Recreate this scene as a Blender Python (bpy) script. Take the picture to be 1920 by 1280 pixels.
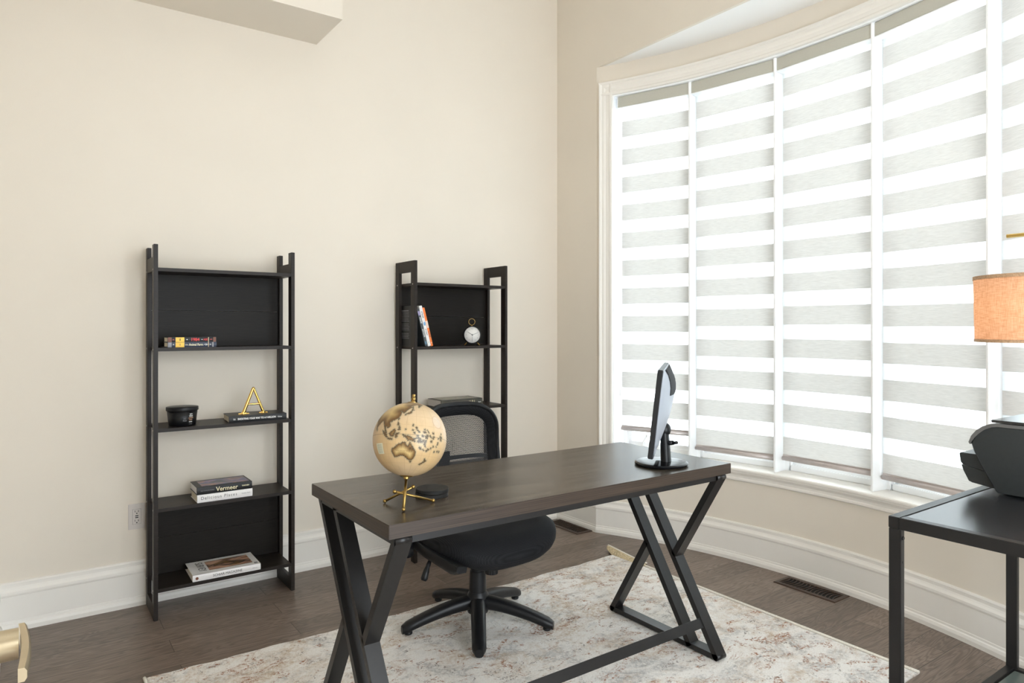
import bpy, bmesh, math, random
from mathutils import Vector, Matrix
random.seed(7)
PI = math.pi
sc = bpy.context.scene
COL = sc.collection
for o in list(bpy.data.objects):
    bpy.data.objects.remove(o)

# ---------------------------------------------------------------- camera
CAM_H = 1.294
cd = bpy.data.cameras.new('camera')
cd.sensor_width = 36.0
cd.lens = 36.0 * 1287.0 / 1920.0
cd.shift_y = -(640.0 - 612.0) / 1920.0
cd.clip_start = 0.02
cam = bpy.data.objects.new('camera', cd)
COL.objects.link(cam)
cam.location = (0, 0, CAM_H)
cam.rotation_euler = (PI / 2, 0, -math.radians(35.4))
sc.camera = cam

# ---------------------------------------------------------------- world, light, exposure
WORLD_STRENGTH = 8.0
CEIL_FILL = 1.6
HALL_FILL = 4.0
w = bpy.data.worlds.new('world')
sc.world = w
w.use_nodes = True
bg = w.node_tree.nodes['Background']
bg.inputs[0].default_value = (0.86, 0.94, 1.0, 1)
bg.inputs[1].default_value = WORLD_STRENGTH
sc.view_settings.view_transform = 'Standard'
sc.view_settings.look = 'None'
sc.view_settings.gamma = 1.0
sc.view_settings.exposure = 0.08
sc.view_settings.use_curve_mapping = False
sc.cycles.use_denoising = True
sc.cycles.max_bounces = 14
sc.cycles.diffuse_bounces = 7
sc.cycles.glossy_bounces = 4
sc.cycles.transmission_bounces = 6
sc.cycles.transparent_max_bounces = 16
sc.cycles.sample_clamp_indirect = 6.0

def area_light(name, loc, rot, sx, sy, power, color, portal=False, spread=None):
    l = bpy.data.lights.new(name, 'AREA')
    l.shape = 'RECTANGLE'
    l.size = sx; l.size_y = sy
    l.energy = power; l.color = color
    if portal:
        l.cycles.is_portal = True
    if spread is not None:
        l.spread = spread
    o = bpy.data.objects.new(name, l)
    COL.objects.link(o)
    o.location = loc; o.rotation_euler = rot
    return o

# ---------------------------------------------------------------- helpers
def box(bm, x0, x1, y0, y1, z0, z1, bev=0.0, mi=0, M=None):
    vs = [bm.verts.new(Vector((x, y, z))) for x in (x0, x1) for y in (y0, y1) for z in (z0, z1)]
    F = [(0, 1, 3, 2), (4, 6, 7, 5), (0, 4, 5, 1), (2, 3, 7, 6), (0, 2, 6, 4), (1, 5, 7, 3)]
    fs = [bm.faces.new([vs[i] for i in f]) for f in F]
    for f in fs: f.material_index = mi
    if bev > 0:
        es = set()
        for f in fs:
            for e in f.edges: es.add(e)
        r = bmesh.ops.bevel(bm, geom=list(es), offset=bev, segments=2, affect='EDGES', clamp_overlap=True)
        vs = list({v for f in fs if f.is_valid for v in f.verts} | {v for f in r['faces'] for v in f.verts})
        for f in r['faces']: f.material_index = mi
    if M is not None:
        for v in vs: v.co = M @ v.co
    return vs

def frame_of(d):
    d = Vector(d).normalized()
    a = Vector((0, 0, 1)) if abs(d.z) < 0.95 else Vector((1, 0, 0))
    u = d.cross(a).normalized()
    v = d.cross(u).normalized()
    return u, v

def cyl(bm, p0, p1, r0, r1=None, seg=20, cap=True, mi=0, smooth=True):
    if r1 is None: r1 = r0
    p0 = Vector(p0); p1 = Vector(p1)
    u, v = frame_of(p1 - p0)
    a = []; b = []
    for i in range(seg):
        t = 2 * PI * i / seg
        d = u * math.cos(t) + v * math.sin(t)
        a.append(bm.verts.new(p0 + d * r0)); b.append(bm.verts.new(p1 + d * r1))
    for i in range(seg):
        j = (i + 1) % seg
        f = bm.faces.new((a[i], b[i], b[j], a[j])); f.smooth = smooth; f.material_index = mi
    if cap:
        f = bm.faces.new(a); f.material_index = mi
        f = bm.faces.new(list(reversed(b))); f.material_index = mi

def lathe(bm, prof, c=(0, 0, 0), seg=40, mi=0, M=None, smooth=True):
    c = Vector(c)
    rings = []
    for r, z in prof:
        ring = []
        if r < 1e-6:
            p = Vector((0, 0, z)) 
            p = (M @ p) if M is not None else p
            ring = [bm.verts.new(p + c)]
        else:
            for i in range(seg):
                t = 2 * PI * i / seg
                p = Vector((r * math.cos(t), r * math.sin(t), z))
                p = (M @ p) if M is not None else p
                ring.append(bm.verts.new(p + c))
        rings.append(ring)
    for k in range(len(rings) - 1):
        A, B = rings[k], rings[k + 1]
        for i in range(seg):
            j = (i + 1) % seg
            if len(A) == 1 and len(B) == 1: continue
            if len(A) == 1: vs = (A[0], B[j], B[i])
            elif len(B) == 1: vs = (A[i], A[j], B[0])
            else: vs = (A[i], A[j], B[j], B[i])
            f = bm.faces.new(vs); f.smooth = smooth; f.material_index = mi

def tube(bm, pts, r, seg=10, mi=0, cap=True):
    pts = [Vector(p) for p in pts]
    rs = r if isinstance(r, (list, tuple)) else [r] * len(pts)
    rings = []
    up = None
    for i, p in enumerate(pts):
        if i == 0: d = pts[1] - pts[0]
        elif i == len(pts) - 1: d = pts[-1] - pts[-2]
        else: d = (pts[i + 1] - pts[i]).normalized() + (pts[i] - pts[i - 1]).normalized()
        d.normalize()
        if up is None:
            u, v = frame_of(d)
        else:
            u = (up - d * up.dot(d)).normalized(); v = d.cross(u)
        up = u
        rings.append([bm.verts.new(p + (u * math.cos(2 * PI * k / seg) + v * math.sin(2 * PI * k / seg)) * rs[i]) for k in range(seg)])
    for a, b in zip(rings[:-1], rings[1:]):
        for k in range(seg):
            j = (k + 1) % seg
            f = bm.faces.new((a[k], a[j], b[j], b[k])); f.smooth = True; f.material_index = mi
    if cap:
        bm.faces.new(list(reversed(rings[0]))).material_index = mi
        bm.faces.new(rings[-1]).material_index = mi

def prism(bm, pts2, fn, d0, d1, mi=0):
    """closed outline pts2 extruded between depths d0,d1; fn(a,b,d)->Vector"""
    A = [bm.verts.new(fn(a, b, d0)) for a, b in pts2]
    B = [bm.verts.new(fn(a, b, d1)) for a, b in pts2]
    n = len(pts2)
    for i in range(n):
        j = (i + 1) % n
        bm.faces.new((A[i], A[j], B[j], B[i])).material_index = mi
    bm.faces.new(list(reversed(A))).material_index = mi
    bm.faces.new(B).material_index = mi
    return A + B

def sweep(bm, rows, mi=0, close_prof=True, smooth=False):
    """rows: list of lists of points (each a cross-section)"""
    V = [[bm.verts.new(Vector(p)) for p in row] for row in rows]
    n = len(V[0])
    for a, b in zip(V[:-1], V[1:]):
        for k in range(n if close_prof else n - 1):
            j = (k + 1) % n
            f = bm.faces.new((a[k], a[j], b[j], b[k])); f.smooth = smooth; f.material_index = mi
    if close_prof:
        bm.faces.new(list(reversed(V[0]))).material_index = mi
        bm.faces.new(V[-1]).material_index = mi

def sphere(bm, c, r, seg=20, rings=12, sc3=(1, 1, 1), mi=0):
    prof = [(r * math.sin(PI * i / rings), -r * math.cos(PI * i / rings)) for i in range(rings + 1)]
    prof[0] = (0, -r); prof[-1] = (0, r)
    lathe(bm, prof, c, seg, mi, Matrix.Diagonal(Vector(sc3)))

ROOTLOC = {}
def obj(name, bm, mats, parent=None, world=True, auto=None, sub=0, recalc=True):
    if recalc:
        bmesh.ops.recalc_face_normals(bm, faces=bm.faces[:])
    me = bpy.data.meshes.new(name)
    bm.to_mesh(me); bm.free()
    if not isinstance(mats, (list, tuple)): mats = [mats]
    for m in mats: me.materials.append(m)
    o = bpy.data.objects.new(name, me)
    COL.objects.link(o)
    if parent is not None:
        o.parent = parent
        q = parent
        while q is not None and q not in ROOTLOC: q = q.parent
        if world and q is not None:
            me.transform(Matrix.Translation(-ROOTLOC[q]))
    if auto is not None:
        for p in me.polygons: p.use_smooth = True
        md = o.modifiers.new('edge', 'EDGE_SPLIT'); md.split_angle = math.radians(auto)
    if sub:
        md = o.modifiers.new('sub', 'SUBSURF'); md.levels = sub; md.render_levels = sub
    return o

def tag(o, label=None, cat=None, group=None, kind=None):
    if label: o['label'] = label
    if cat: o['category'] = cat
    if group: o['group'] = group
    if kind: o['kind'] = kind
    return o

def thing(name, label, cat, loc=(0, 0, 0), rz=0.0, group=None, world=True):
    o = bpy.data.objects.new(name, None)
    COL.objects.link(o)
    o.empty_display_size = 0.05
    o.location = loc; o.rotation_euler = (0, 0, rz)
    tag(o, label, cat, group)
    if world: ROOTLOC[o] = Vector(loc)
    return o

def struct(name, bm, mats, parent=None, auto=None):
    o = obj(name, bm, mats, parent, auto=auto)
    if parent is None: o['kind'] = 'structure'
    return o

def text(name, s, size, M, parent, mat, ax='CENTER', depth=0.0003, sx=1.0, bold=0.0, sp=1.0):
    c = bpy.data.curves.new(name, 'FONT')
    c.body = s; c.size = size; c.align_x = ax; c.align_y = 'CENTER'
    c.extrude = depth; c.offset = bold; c.space_character = sp
    t = bpy.data.objects.new('t', c)
    COL.objects.link(t)
    bpy.context.view_layer.update()
    me = bpy.data.meshes.new_from_object(t)
    bpy.data.objects.remove(t)
    me.name = name
    me.transform(M @ Matrix.Diagonal((sx, 1, 1, 1)))
    me.materials.clear(); me.materials.append(mat)
    o = bpy.data.objects.new(name, me)
    COL.objects.link(o)
    o.parent = parent
    return o

RX90 = Matrix.Rotation(PI / 2, 4, 'X')
def T(x, y, z): return Matrix.Translation((x, y, z))

# ---------------------------------------------------------------- materials
def s2l(c): return tuple((v / 255 / 12.92) if v / 255 <= 0.04045 else ((v / 255 + 0.055) / 1.055) ** 2.4 for v in c)

def pm(name, col, rough=0.5, metal=0.0, var=0.06, scale=30.0, stretch=(1, 1, 1), bump=0.0, bscale=None, spec=0.5, coat=0.0, emis=None, es=0.0):
    m = bpy.data.materials.new(name); m.use_nodes = True
    nt = m.node_tree; N = nt.nodes; L = nt.links
    p = N['Principled BSDF']
    p.inputs['Roughness'].default_value = rough
    p.inputs['Metallic'].default_value = metal
    p.inputs['Specular IOR Level'].default_value = spec
    p.inputs['Coat Weight'].default_value = coat
    tc = N.new('ShaderNodeTexCoord'); mp = N.new('ShaderNodeMapping'); nz = N.new('ShaderNodeTexNoise')
    mp.inputs['Scale'].default_value = stretch
    nz.inputs['Scale'].default_value = scale; nz.inputs['Detail'].default_value = 5
    L.new(tc.outputs['Object'], mp.inputs[0]); L.new(mp.outputs[0], nz.inputs['Vector'])
    cr = N.new('ShaderNodeValToRGB')
    cr.color_ramp.elements[0].position = 0.3; cr.color_ramp.elements[1].position = 0.7
    cr.color_ramp.elements[0].color = tuple(max(0, c * (1 - var)) for c in col) + (1,)
    cr.color_ramp.elements[1].color = tuple(min(1, c * (1 + var)) for c in col) + (1,)
    L.new(nz.outputs['Fac'], cr.inputs[0]); L.new(cr.outputs[0], p.inputs['Base Color'])
    if bump > 0:
        b = N.new('ShaderNodeBump'); b.inputs['Strength'].default_value = bump; b.inputs['Distance'].default_value = 0.002
        if bscale:
            n2 = N.new('ShaderNodeTexNoise'); n2.inputs['Scale'].default_value = bscale; n2.inputs['Detail'].default_value = 3
            L.new(mp.outputs[0], n2.inputs['Vector']); L.new(n2.outputs['Fac'], b.inputs['Height'])
        else:
            L.new(nz.outputs['Fac'], b.inputs['Height'])
        L.new(b.outputs[0], p.inputs['Normal'])
    if emis:
        p.inputs['Emission Color'].default_value = tuple(emis) + (1,)
        p.inputs['Emission Strength'].default_value = es
    return m

WALL = pm('wall_paint', (0.735, 0.67, 0.58), 0.75, var=0.012, scale=3, bump=0.12, bscale=400, spec=0.25)
CEILM = pm('ceiling_paint', (0.86, 0.85, 0.83), 0.8, var=0.01, scale=3, spec=0.2)
TRIM = pm('trim_paint', (0.81, 0.775, 0.72), 0.4, var=0.01, scale=5, spec=0.4)
VINYL = pm('window_vinyl', (0.93, 0.94, 0.95), 0.35, var=0.01, scale=5)
VALM = pm('valance_fabric', (0.50, 0.485, 0.42), 0.7, var=0.04, scale=120, stretch=(1, 1, 8))
RAILM = pm('bottom_rail', (0.56, 0.50, 0.48), 0.35, metal=0.35, var=0.03)
SHELFM = pm('espresso_wood', (0.019, 0.0135, 0.0105), 0.42, var=0.3, scale=14, stretch=(1, 6, 30), bump=0.05, spec=0.22)
PANELM = pm('espresso_panel', (0.013, 0.0105, 0.0085), 0.42, var=0.25, scale=10, stretch=(1.5, 6, 30), spec=0.12)
METALB = pm('black_metal', (0.011, 0.0100, 0.0098), 0.36, metal=0.0, var=0.1, scale=60, spec=0.38)
PLAST = pm('black_plastic', (0.008, 0.008, 0.009), 0.40, var=0.1, scale=80, bump=0.05, bscale=600, spec=0.3)
GLOSSB = pm('gloss_black', (0.008, 0.008, 0.009), 0.12, var=0.05, spec=0.25)
SCREWM = pm('screw_metal', (0.6, 0.58, 0.55), 0.3, metal=1.0)
BRASS = pm('antique_brass', (0.36, 0.235, 0.075), 0.34, metal=1.0, var=0.15, scale=60)
GOLD = pm('polished_gold', (0.93, 0.60, 0.17), 0.14, metal=1.0, var=0.04)
NICKEL = pm('satin_brass_nickel', (0.62, 0.52, 0.36), 0.3, metal=1.0, var=0.05)
SILVER = pm('silver_plastic', (0.30, 0.325, 0.37), 0.4, metal=0.1, var=0.02)
PAPER = pm('page_paper', (0.78, 0.70, 0.54), 0.8, var=0.2, scale=60, stretch=(1, 1, 30))
WHITEC = pm('white_cover', (0.80, 0.78, 0.77), 0.4, var=0.02)
BLACKC = pm('black_cover', (0.010, 0.010, 0.011), 0.4, var=0.1, spec=0.3)
NAVY = pm('navy_cover', (0.012, 0.022, 0.055), 0.4, var=0.1)
YEL = pm('yellow_band', (0.85, 0.50, 0.02), 0.4, var=0.1)
REDI = pm('red_ink', (0.65, 0.02, 0.02), 0.5)
BROWNI = pm('brown_band', (0.18, 0.06, 0.03), 0.5, var=0.2)
GREYI = pm('grey_band', (0.25, 0.25, 0.27), 0.5, var=0.2)
WHI = pm('white_ink', (0.85, 0.85, 0.83), 0.5)
CREAMI = pm('cream_ink', (0.75, 0.68, 0.45), 0.5)
BLKI = pm('black_ink', (0.02, 0.02, 0.02), 0.5)
TANI = pm('tan_ink', (0.55, 0.42, 0.25), 0.5, var=0.3)
ORANGE = pm('orange_cover', (0.85, 0.20, 0.03), 0.45, var=0.05)
DGREY = pm('dark_grey_cover', (0.06, 0.07, 0.075), 0.45, var=0.1)
BLUEI = pm('blue_ink', (0.20, 0.42, 0.70), 0.5)
VENTM = pm('bronze_vent', (0.06, 0.035, 0.024), 0.4, metal=0.3, var=0.15)
DARK = pm('dark_void', (0.004, 0.004, 0.004), 0.9)
OUTLM = pm('outlet_plastic', (0.60, 0.55, 0.51), 0.35, var=0.01)
CLOCKF = pm('clock_face', (0.75, 0.73, 0.70), 0.5, var=0.02)
COAST = pm('slate_coaster', (0.018, 0.017, 0.016), 0.55, var=0.4, scale=25, bump=0.3, spec=0.2)
PRINTM = pm('printer_shell', (0.016, 0.019, 0.020), 0.35, var=0.08, scale=100, bump=0.05, bscale=900)
PRINTT = pm('printer_trim', (0.10, 0.095, 0.09), 0.3, var=0.08)
PRINTG = pm('printer_lid', (0.02, 0.02, 0.02), 0.16, var=0.05)
SEATF = None

def wood_floor():
    m = bpy.data.materials.new('oak_floor'); m.use_nodes = True
    nt = m.node_tree; N = nt.nodes; L = nt.links; p = N['Principled BSDF']
    tc = N.new('ShaderNodeTexCoord')
    mp = N.new('ShaderNodeMapping'); mp.inputs['Location'].default_value = (0.3, 0.045, 0)
    L.new(tc.outputs['Object'], mp.inputs[0])
    br = N.new('ShaderNodeTexBrick')
    br.offset = 0.37; br.offset_frequency = 2; br.squash = 1.0
    br.inputs['Scale'].default_value = 1.0
    br.inputs['Brick Width'].default_value = 1.25
    br.inputs['Row Height'].default_value = 0.127
    br.inputs['Mortar Size'].default_value = 0.0011
    br.inputs['Mortar Smooth'].default_value = 0.3
    br.inputs['Bias'].default_value = 0.0
    br.inputs['Color1'].default_value = (0, 0, 0, 1); br.inputs['Color2'].default_value = (1, 1, 1, 1)
    br.inputs['Mortar'].default_value = (0.5, 0.5, 0.5, 1)
    L.new(mp.outputs[0], br.inputs['Vector'])
    # per plank random shift for the grain
    sep = N.new('ShaderNodeSeparateColor'); L.new(br.outputs['Color'], sep.inputs[0])
    comb = N.new('ShaderNodeCombineXYZ')
    mul = N.new('ShaderNodeMath'); mul.operation = 'MULTIPLY'; mul.inputs[1].default_value = 9.0
    L.new(sep.outputs[0], mul.inputs[0]); L.new(mul.outputs[0], comb.inputs[0]); L.new(mul.outputs[0], comb.inputs[2])
    add = N.new('ShaderNodeVectorMath'); add.operation = 'ADD'
    L.new(mp.outputs[0], add.inputs[0]); L.new(comb.outputs[0], add.inputs[1])
    m2 = N.new('ShaderNodeMapping'); m2.inputs['Scale'].default_value = (1.6, 13, 1)
    L.new(add.outputs[0], m2.inputs[0])
    n1 = N.new('ShaderNodeTexNoise'); n1.inputs['Scale'].default_value = 1.6; n1.inputs['Detail'].default_value = 2.5; n1.inputs['Distortion'].default_value = 0.6
    L.new(m2.outputs[0], n1.inputs['Vector'])
    # contour lines of a smooth field = cathedral grain
    k = N.new('ShaderNodeMath'); k.operation = 'MULTIPLY'; k.inputs[1].default_value = 75.0
    L.new(n1.outputs['Fac'], k.inputs[0])
    sn = N.new('ShaderNodeMath'); sn.operation = 'SINE'; L.new(k.outputs[0], sn.inputs[0])
    m3 = N.new('ShaderNodeMapping'); m3.inputs['Scale'].default_value = (6, 160, 1)
    L.new(add.outputs[0], m3.inputs[0])
    n3 = N.new('ShaderNodeTexNoise'); n3.inputs['Scale'].default_value = 2.0; n3.inputs['Detail'].default_value = 6
    L.new(m3.outputs[0], n3.inputs['Vector'])
    a1 = N.new('ShaderNodeMath'); a1.operation = 'MULTIPLY_ADD'; a1.inputs[1].default_value = 0.13; a1.inputs[2].default_value = 0.25
    L.new(sn.outputs[0], a1.inputs[0])
    a2 = N.new('ShaderNodeMath'); a2.operation = 'MULTIPLY_ADD'; a2.inputs[1].default_value = 0.5
    L.new(n3.outputs['Fac'], a2.inputs[0]); L.new(a1.outputs[0], a2.inputs[2])
    cr = N.new('ShaderNodeValToRGB')
    cr.color_ramp.elements[0].position = 0.2; cr.color_ramp.elements[1].position = 0.75
    cr.color_ramp.elements[0].color = (0.088, 0.062, 0.047, 1)
    cr.color_ramp.elements[1].color = (0.245, 0.186, 0.150, 1)
    L.new(a2.outputs[0], cr.inputs[0])
    # plank tone
    pt = N.new('ShaderNodeMapRange'); pt.inputs['To Min'].default_value = 0.80; pt.inputs['To Max'].default_value = 1.18
    L.new(sep.outputs[0], pt.inputs['Value'])
    mm = N.new('ShaderNodeVectorMath'); mm.operation = 'SCALE'
    L.new(cr.outputs[0], mm.inputs[0]); L.new(pt.outputs[0], mm.inputs['Scale'])
    mx = N.new('ShaderNodeMix'); mx.data_type = 'RGBA'
    L.new(br.outputs['Fac'], mx.inputs[0]); L.new(mm.outputs[0], mx.inputs[6]); mx.inputs[7].default_value = (0.03, 0.02, 0.015, 1)
    L.new(mx.outputs[2], p.inputs['Base Color'])
    p.inputs['Roughness'].default_value = 0.36
    p.inputs['Specular IOR Level'].default_value = 0.45
    b = N.new('ShaderNodeBump'); b.inputs['Strength'].default_value = 0.25; b.inputs['Distance'].default_value = 0.002
    sub = N.new('ShaderNodeMath'); sub.operation = 'SUBTRACT'
    L.new(a2.outputs[0], sub.inputs[0]); L.new(br.outputs['Fac'], sub.inputs[1])
    L.new(sub.outputs[0], b.inputs['Height']); L.new(b.outputs[0], p.inputs['Normal'])
    return m
FLOOR = wood_floor()

def desk_wood():
    m = bpy.data.materials.new('grey_oak_laminate'); m.use_nodes = True
    nt = m.node_tree; N = nt.nodes; L = nt.links; p = N['Principled BSDF']
    tc = N.new('ShaderNodeTexCoord')
    m1 = N.new('ShaderNodeMapping'); m1.inputs['Scale'].default_value = (1.2, 22, 22)
    L.new(tc.outputs['Object'], m1.inputs[0])
    n1 = N.new('ShaderNodeTexNoise'); n1.inputs['Scale'].default_value = 1.5; n1.inputs['Detail'].default_value = 8; n1.inputs['Distortion'].default_value = 0.25
    L.new(m1.outputs[0], n1.inputs['Vector'])
    m2 = N.new('ShaderNodeMapping'); m2.inputs['Scale'].default_value = (5, 200, 200)
    L.new(tc.outputs['Object'], m2.inputs[0])
    n2 = N.new('ShaderNodeTexNoise'); n2.inputs['Scale'].default_value = 1.5; n2.inputs['Detail'].default_value = 4
    L.new(m2.outputs[0], n2.inputs['Vector'])
    a = N.new('ShaderNodeMath'); a.operation = 'MULTIPLY_ADD'; a.inputs[1].default_value = 0.5
    h = N.new('ShaderNodeMath'); h.operation = 'MULTIPLY'; h.inputs[1].default_value = 0.5
    L.new(n2.outputs['Fac'], h.inputs[0]); L.new(n1.outputs['Fac'], a.inputs[0]); L.new(h.outputs[0], a.inputs[2])
    cr = N.new('ShaderNodeValToRGB')
    cr.color_ramp.elements[0].position = 0.41; cr.color_ramp.elements[1].position = 0.62
    cr.color_ramp.elements[0].color = (0.024, 0.018, 0.0125, 1)
    cr.color_ramp.elements[1].color = (0.112, 0.088, 0.064, 1)
    L.new(a.outputs[0], cr.inputs[0]); L.new(cr.outputs[0], p.inputs['Base Color'])
    p.inputs['Roughness'].default_value = 0.27
    b = N.new('ShaderNodeBump'); b.inputs['Strength'].default_value = 0.12; b.inputs['Distance'].default_value = 0.001
    L.new(n2.outputs['Fac'], b.inputs['Height']); L.new(b.outputs[0], p.inputs['Normal'])
    return m
DESKW = desk_wood()
DESKE = pm('desk_edge_band', (0.040, 0.027, 0.019), 0.42, var=0.42, scale=2.2, stretch=(1.4, 1.4, 150), spec=0.35)

def rug_mat():
    m = bpy.data.materials.new('distressed_rug'); m.use_nodes = True
    nt = m.node_tree; N = nt.nodes; L = nt.links; p = N['Principled BSDF']
    p.inputs['Roughness'].default_value = 0.95; p.inputs['Specular IOR Level'].default_value = 0.1
    tc = N.new('ShaderNodeTexCoord')
    def noise(scale, detail, dist=0.0, off=0.0, st=(1, 1, 1), rough=0.6):
        mp = N.new('ShaderNodeMapping'); mp.inputs['Location'].default_value = (off, off * 0.7, 0); mp.inputs['Scale'].default_value = st
        n = N.new('ShaderNodeTexNoise'); n.inputs['Scale'].default_value = scale; n.inputs['Detail'].default_value = detail
        n.inputs['Distortion'].default_value = dist; n.inputs['Roughness'].default_value = rough
        L.new(tc.outputs['Object'], mp.inputs[0]); L.new(mp.outputs[0], n.inputs['Vector'])
        return n.outputs['Fac']
    def ramp(src, lo, hi):
        r = N.new('ShaderNodeMapRange'); r.inputs['From Min'].default_value = lo; r.inputs['From Max'].default_value = hi
        L.new(src, r.inputs['Value']); return r.outputs[0]
    def mul(a, b):
        r = N.new('ShaderNodeMath'); r.operation = 'MULTIPLY'; L.new(a, r.inputs[0])
        if isinstance(b, float): r.inputs[1].default_value = b
        else: L.new(b, r.inputs[1])
        return r.outputs[0]
    def mix(f, a, b):
        x = N.new('ShaderNodeMix'); x.data_type = 'RGBA'
        L.new(f, x.inputs[0])
        if isinstance(a, tuple): x.inputs[6].default_value = a + (1,)
        else: L.new(a, x.inputs[6])
        if isinstance(b, tuple): x.inputs[7].default_value = b + (1,)
        else: L.new(b, x.inputs[7])
        return x.outputs[2]
    fine = noise(190, 5, 0, 3.0, rough=0.75)
    base = mix(ramp(fine, 0.35, 0.65), (0.76, 0.71, 0.65), (0.93, 0.91, 0.88))
    # cool grey clouds
    g = mul(ramp(noise(5.5, 8, 1.0, 1.3, (1, 1.5, 1), 0.68), 0.49, 0.62), ramp(noise(75, 5, 0, 9, rough=0.8), 0.38, 0.58))
    c1 = mix(mul(g, 0.8), base, (0.40, 0.385, 0.37))
    # tan wash
    t = mul(ramp(noise(3.7, 9, 1.2, 5.1, (1, 1.3, 1), 0.7), 0.47, 0.62), ramp(noise(60, 6, 0, 2, rough=0.85), 0.4, 0.6))
    c2 = mix(mul(t, 0.8), c1, (0.50, 0.35, 0.21))
    # rust flecks
    r1 = mul(ramp(noise(7.5, 9, 1.5, 7.7, (1, 1.6, 1), 0.72), 0.535, 0.60), ramp(noise(95, 4, 0, 4, rough=0.8), 0.46, 0.55))
    c3 = mix(mul(r1, 0.95), c2, (0.33, 0.13, 0.055))
    # dark brown pecks
    r2 = mul(ramp(noise(9.5, 9, 1.5, 2.7, (1, 1.2, 1), 0.72), 0.56, 0.62), ramp(noise(120, 4, 0, 6, rough=0.8), 0.50, 0.56))
    c4 = mix(mul(r2, 0.8), c3, (0.10, 0.065, 0.05))
    L.new(c4, p.inputs['Base Color'])
    b = N.new('ShaderNodeBump'); b.inputs['Strength'].default_value = 0.7; b.inputs['Distance'].default_value = 0.004
    L.new(noise(420, 4, 0, 1), b.inputs['Height']); L.new(b.outputs[0], p.inputs['Normal'])
    return m
RUG = rug_mat()
RUGB = pm('rug_binding', (0.74, 0.70, 0.62), 0.9, var=0.12, scale=200, bump=0.4)
JUTE = pm('rug_backing', (0.50, 0.40, 0.25), 0.95, var=0.4, scale=150, bump=0.6)

def blind_solid():
    m = bpy.data.materials.new('blind_opaque_band'); m.use_nodes = True
    nt = m.node_tree; N = nt.nodes; L = nt.links
    N.remove(N['Principled BSDF']); out = N['Material Output']
    tc = N.new('ShaderNodeTexCoord'); mp = N.new('ShaderNodeMapping'); mp.inputs['Scale'].default_value = (1, 1, 26)
    nz = N.new('ShaderNodeTexNoise'); nz.inputs['Scale'].default_value = 26; nz.inputs['Detail'].default_value = 4
    L.new(tc.outputs['Object'], mp.inputs[0]); L.new(mp.outputs[0], nz.inputs['Vector'])
    cr = N.new('ShaderNodeValToRGB'); cr.color_ramp.elements[0].position = 0.35; cr.color_ramp.elements[1].position = 0.65
    cr.color_ramp.elements[0].color = (0.60, 0.585, 0.56, 1); cr.color_ramp.elements[1].color = (0.70, 0.685, 0.66, 1)
    L.new(nz.outputs['Fac'], cr.inputs[0])
    d = N.new('ShaderNodeBsdfDiffuse'); t = N.new('ShaderNodeBsdfTranslucent'); mx = N.new('ShaderNodeMixShader')
    L.new(cr.outputs[0], d.inputs[0]); L.new(cr.outputs[0], t.inputs[0])
    mx.inputs[0].default_value = 0.18
    L.new(d.outputs[0], mx.inputs[1]); L.new(t.outputs[0], mx.inputs[2]); L.new(mx.outputs[0], out.inputs[0])
    return m
def blind_sheer():
    m = bpy.data.materials.new('blind_sheer_band'); m.use_nodes = True
    nt = m.node_tree; N = nt.nodes; L = nt.links
    N.remove(N['Principled BSDF']); out = N['Material Output']
    tc = N.new('ShaderNodeTexCoord'); mp = N.new('ShaderNodeMapping'); mp.inputs['Scale'].default_value = (1, 1, 6)
    nz = N.new('ShaderNodeTexNoise'); nz.inputs['Scale'].default_value = 40
    L.new(tc.outputs['Object'], mp.inputs[0]); L.new(mp.outputs[0], nz.inputs['Vector'])
    cr = N.new('ShaderNodeValToRGB'); cr.color_ramp.elements[0].color = (0.84, 0.86, 0.88, 1); cr.color_ramp.elements[1].color = (0.92, 0.93, 0.95, 1)
    L.new(nz.outputs['Fac'], cr.inputs[0])
    t = N.new('ShaderNodeBsdfTranslucent'); tr = N.new('ShaderNodeBsdfTransparent'); mx = N.new('ShaderNodeMixShader')
    L.new(cr.outputs[0], t.inputs[0])
    mx.inputs[0].default_value = 0.84
    L.new(tr.outputs[0], mx.inputs[1]); L.new(t.outputs[0], mx.inputs[2]); L.new(mx.outputs[0], out.inputs[0])
    return m
SOLID = blind_solid(); SHEER = blind_sheer()

def glass_mat():
    m = bpy.data.materials.new('pane_glass'); m.use_nodes = True
    nt = m.node_tree; N = nt.nodes; L = nt.links
    N.remove(N['Principled BSDF']); out = N['Material Output']
    tr = N.new('ShaderNodeBsdfTransparent'); gl = N.new('ShaderNodeBsdfGlossy'); fr = N.new('ShaderNodeFresnel'); mx = N.new('ShaderNodeMixShader')
    tr.inputs[0].default_value = (0.96, 0.98, 0.97, 1); gl.inputs['Roughness'].default_value = 0.02
    L.new(fr.outputs[0], mx.inputs[0]); L.new(tr.outputs[0], mx.inputs[1]); L.new(gl.outputs[0], mx.inputs[2]); L.new(mx.outputs[0], out.inputs[0])
    return m
GLASS = glass_mat()

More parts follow.
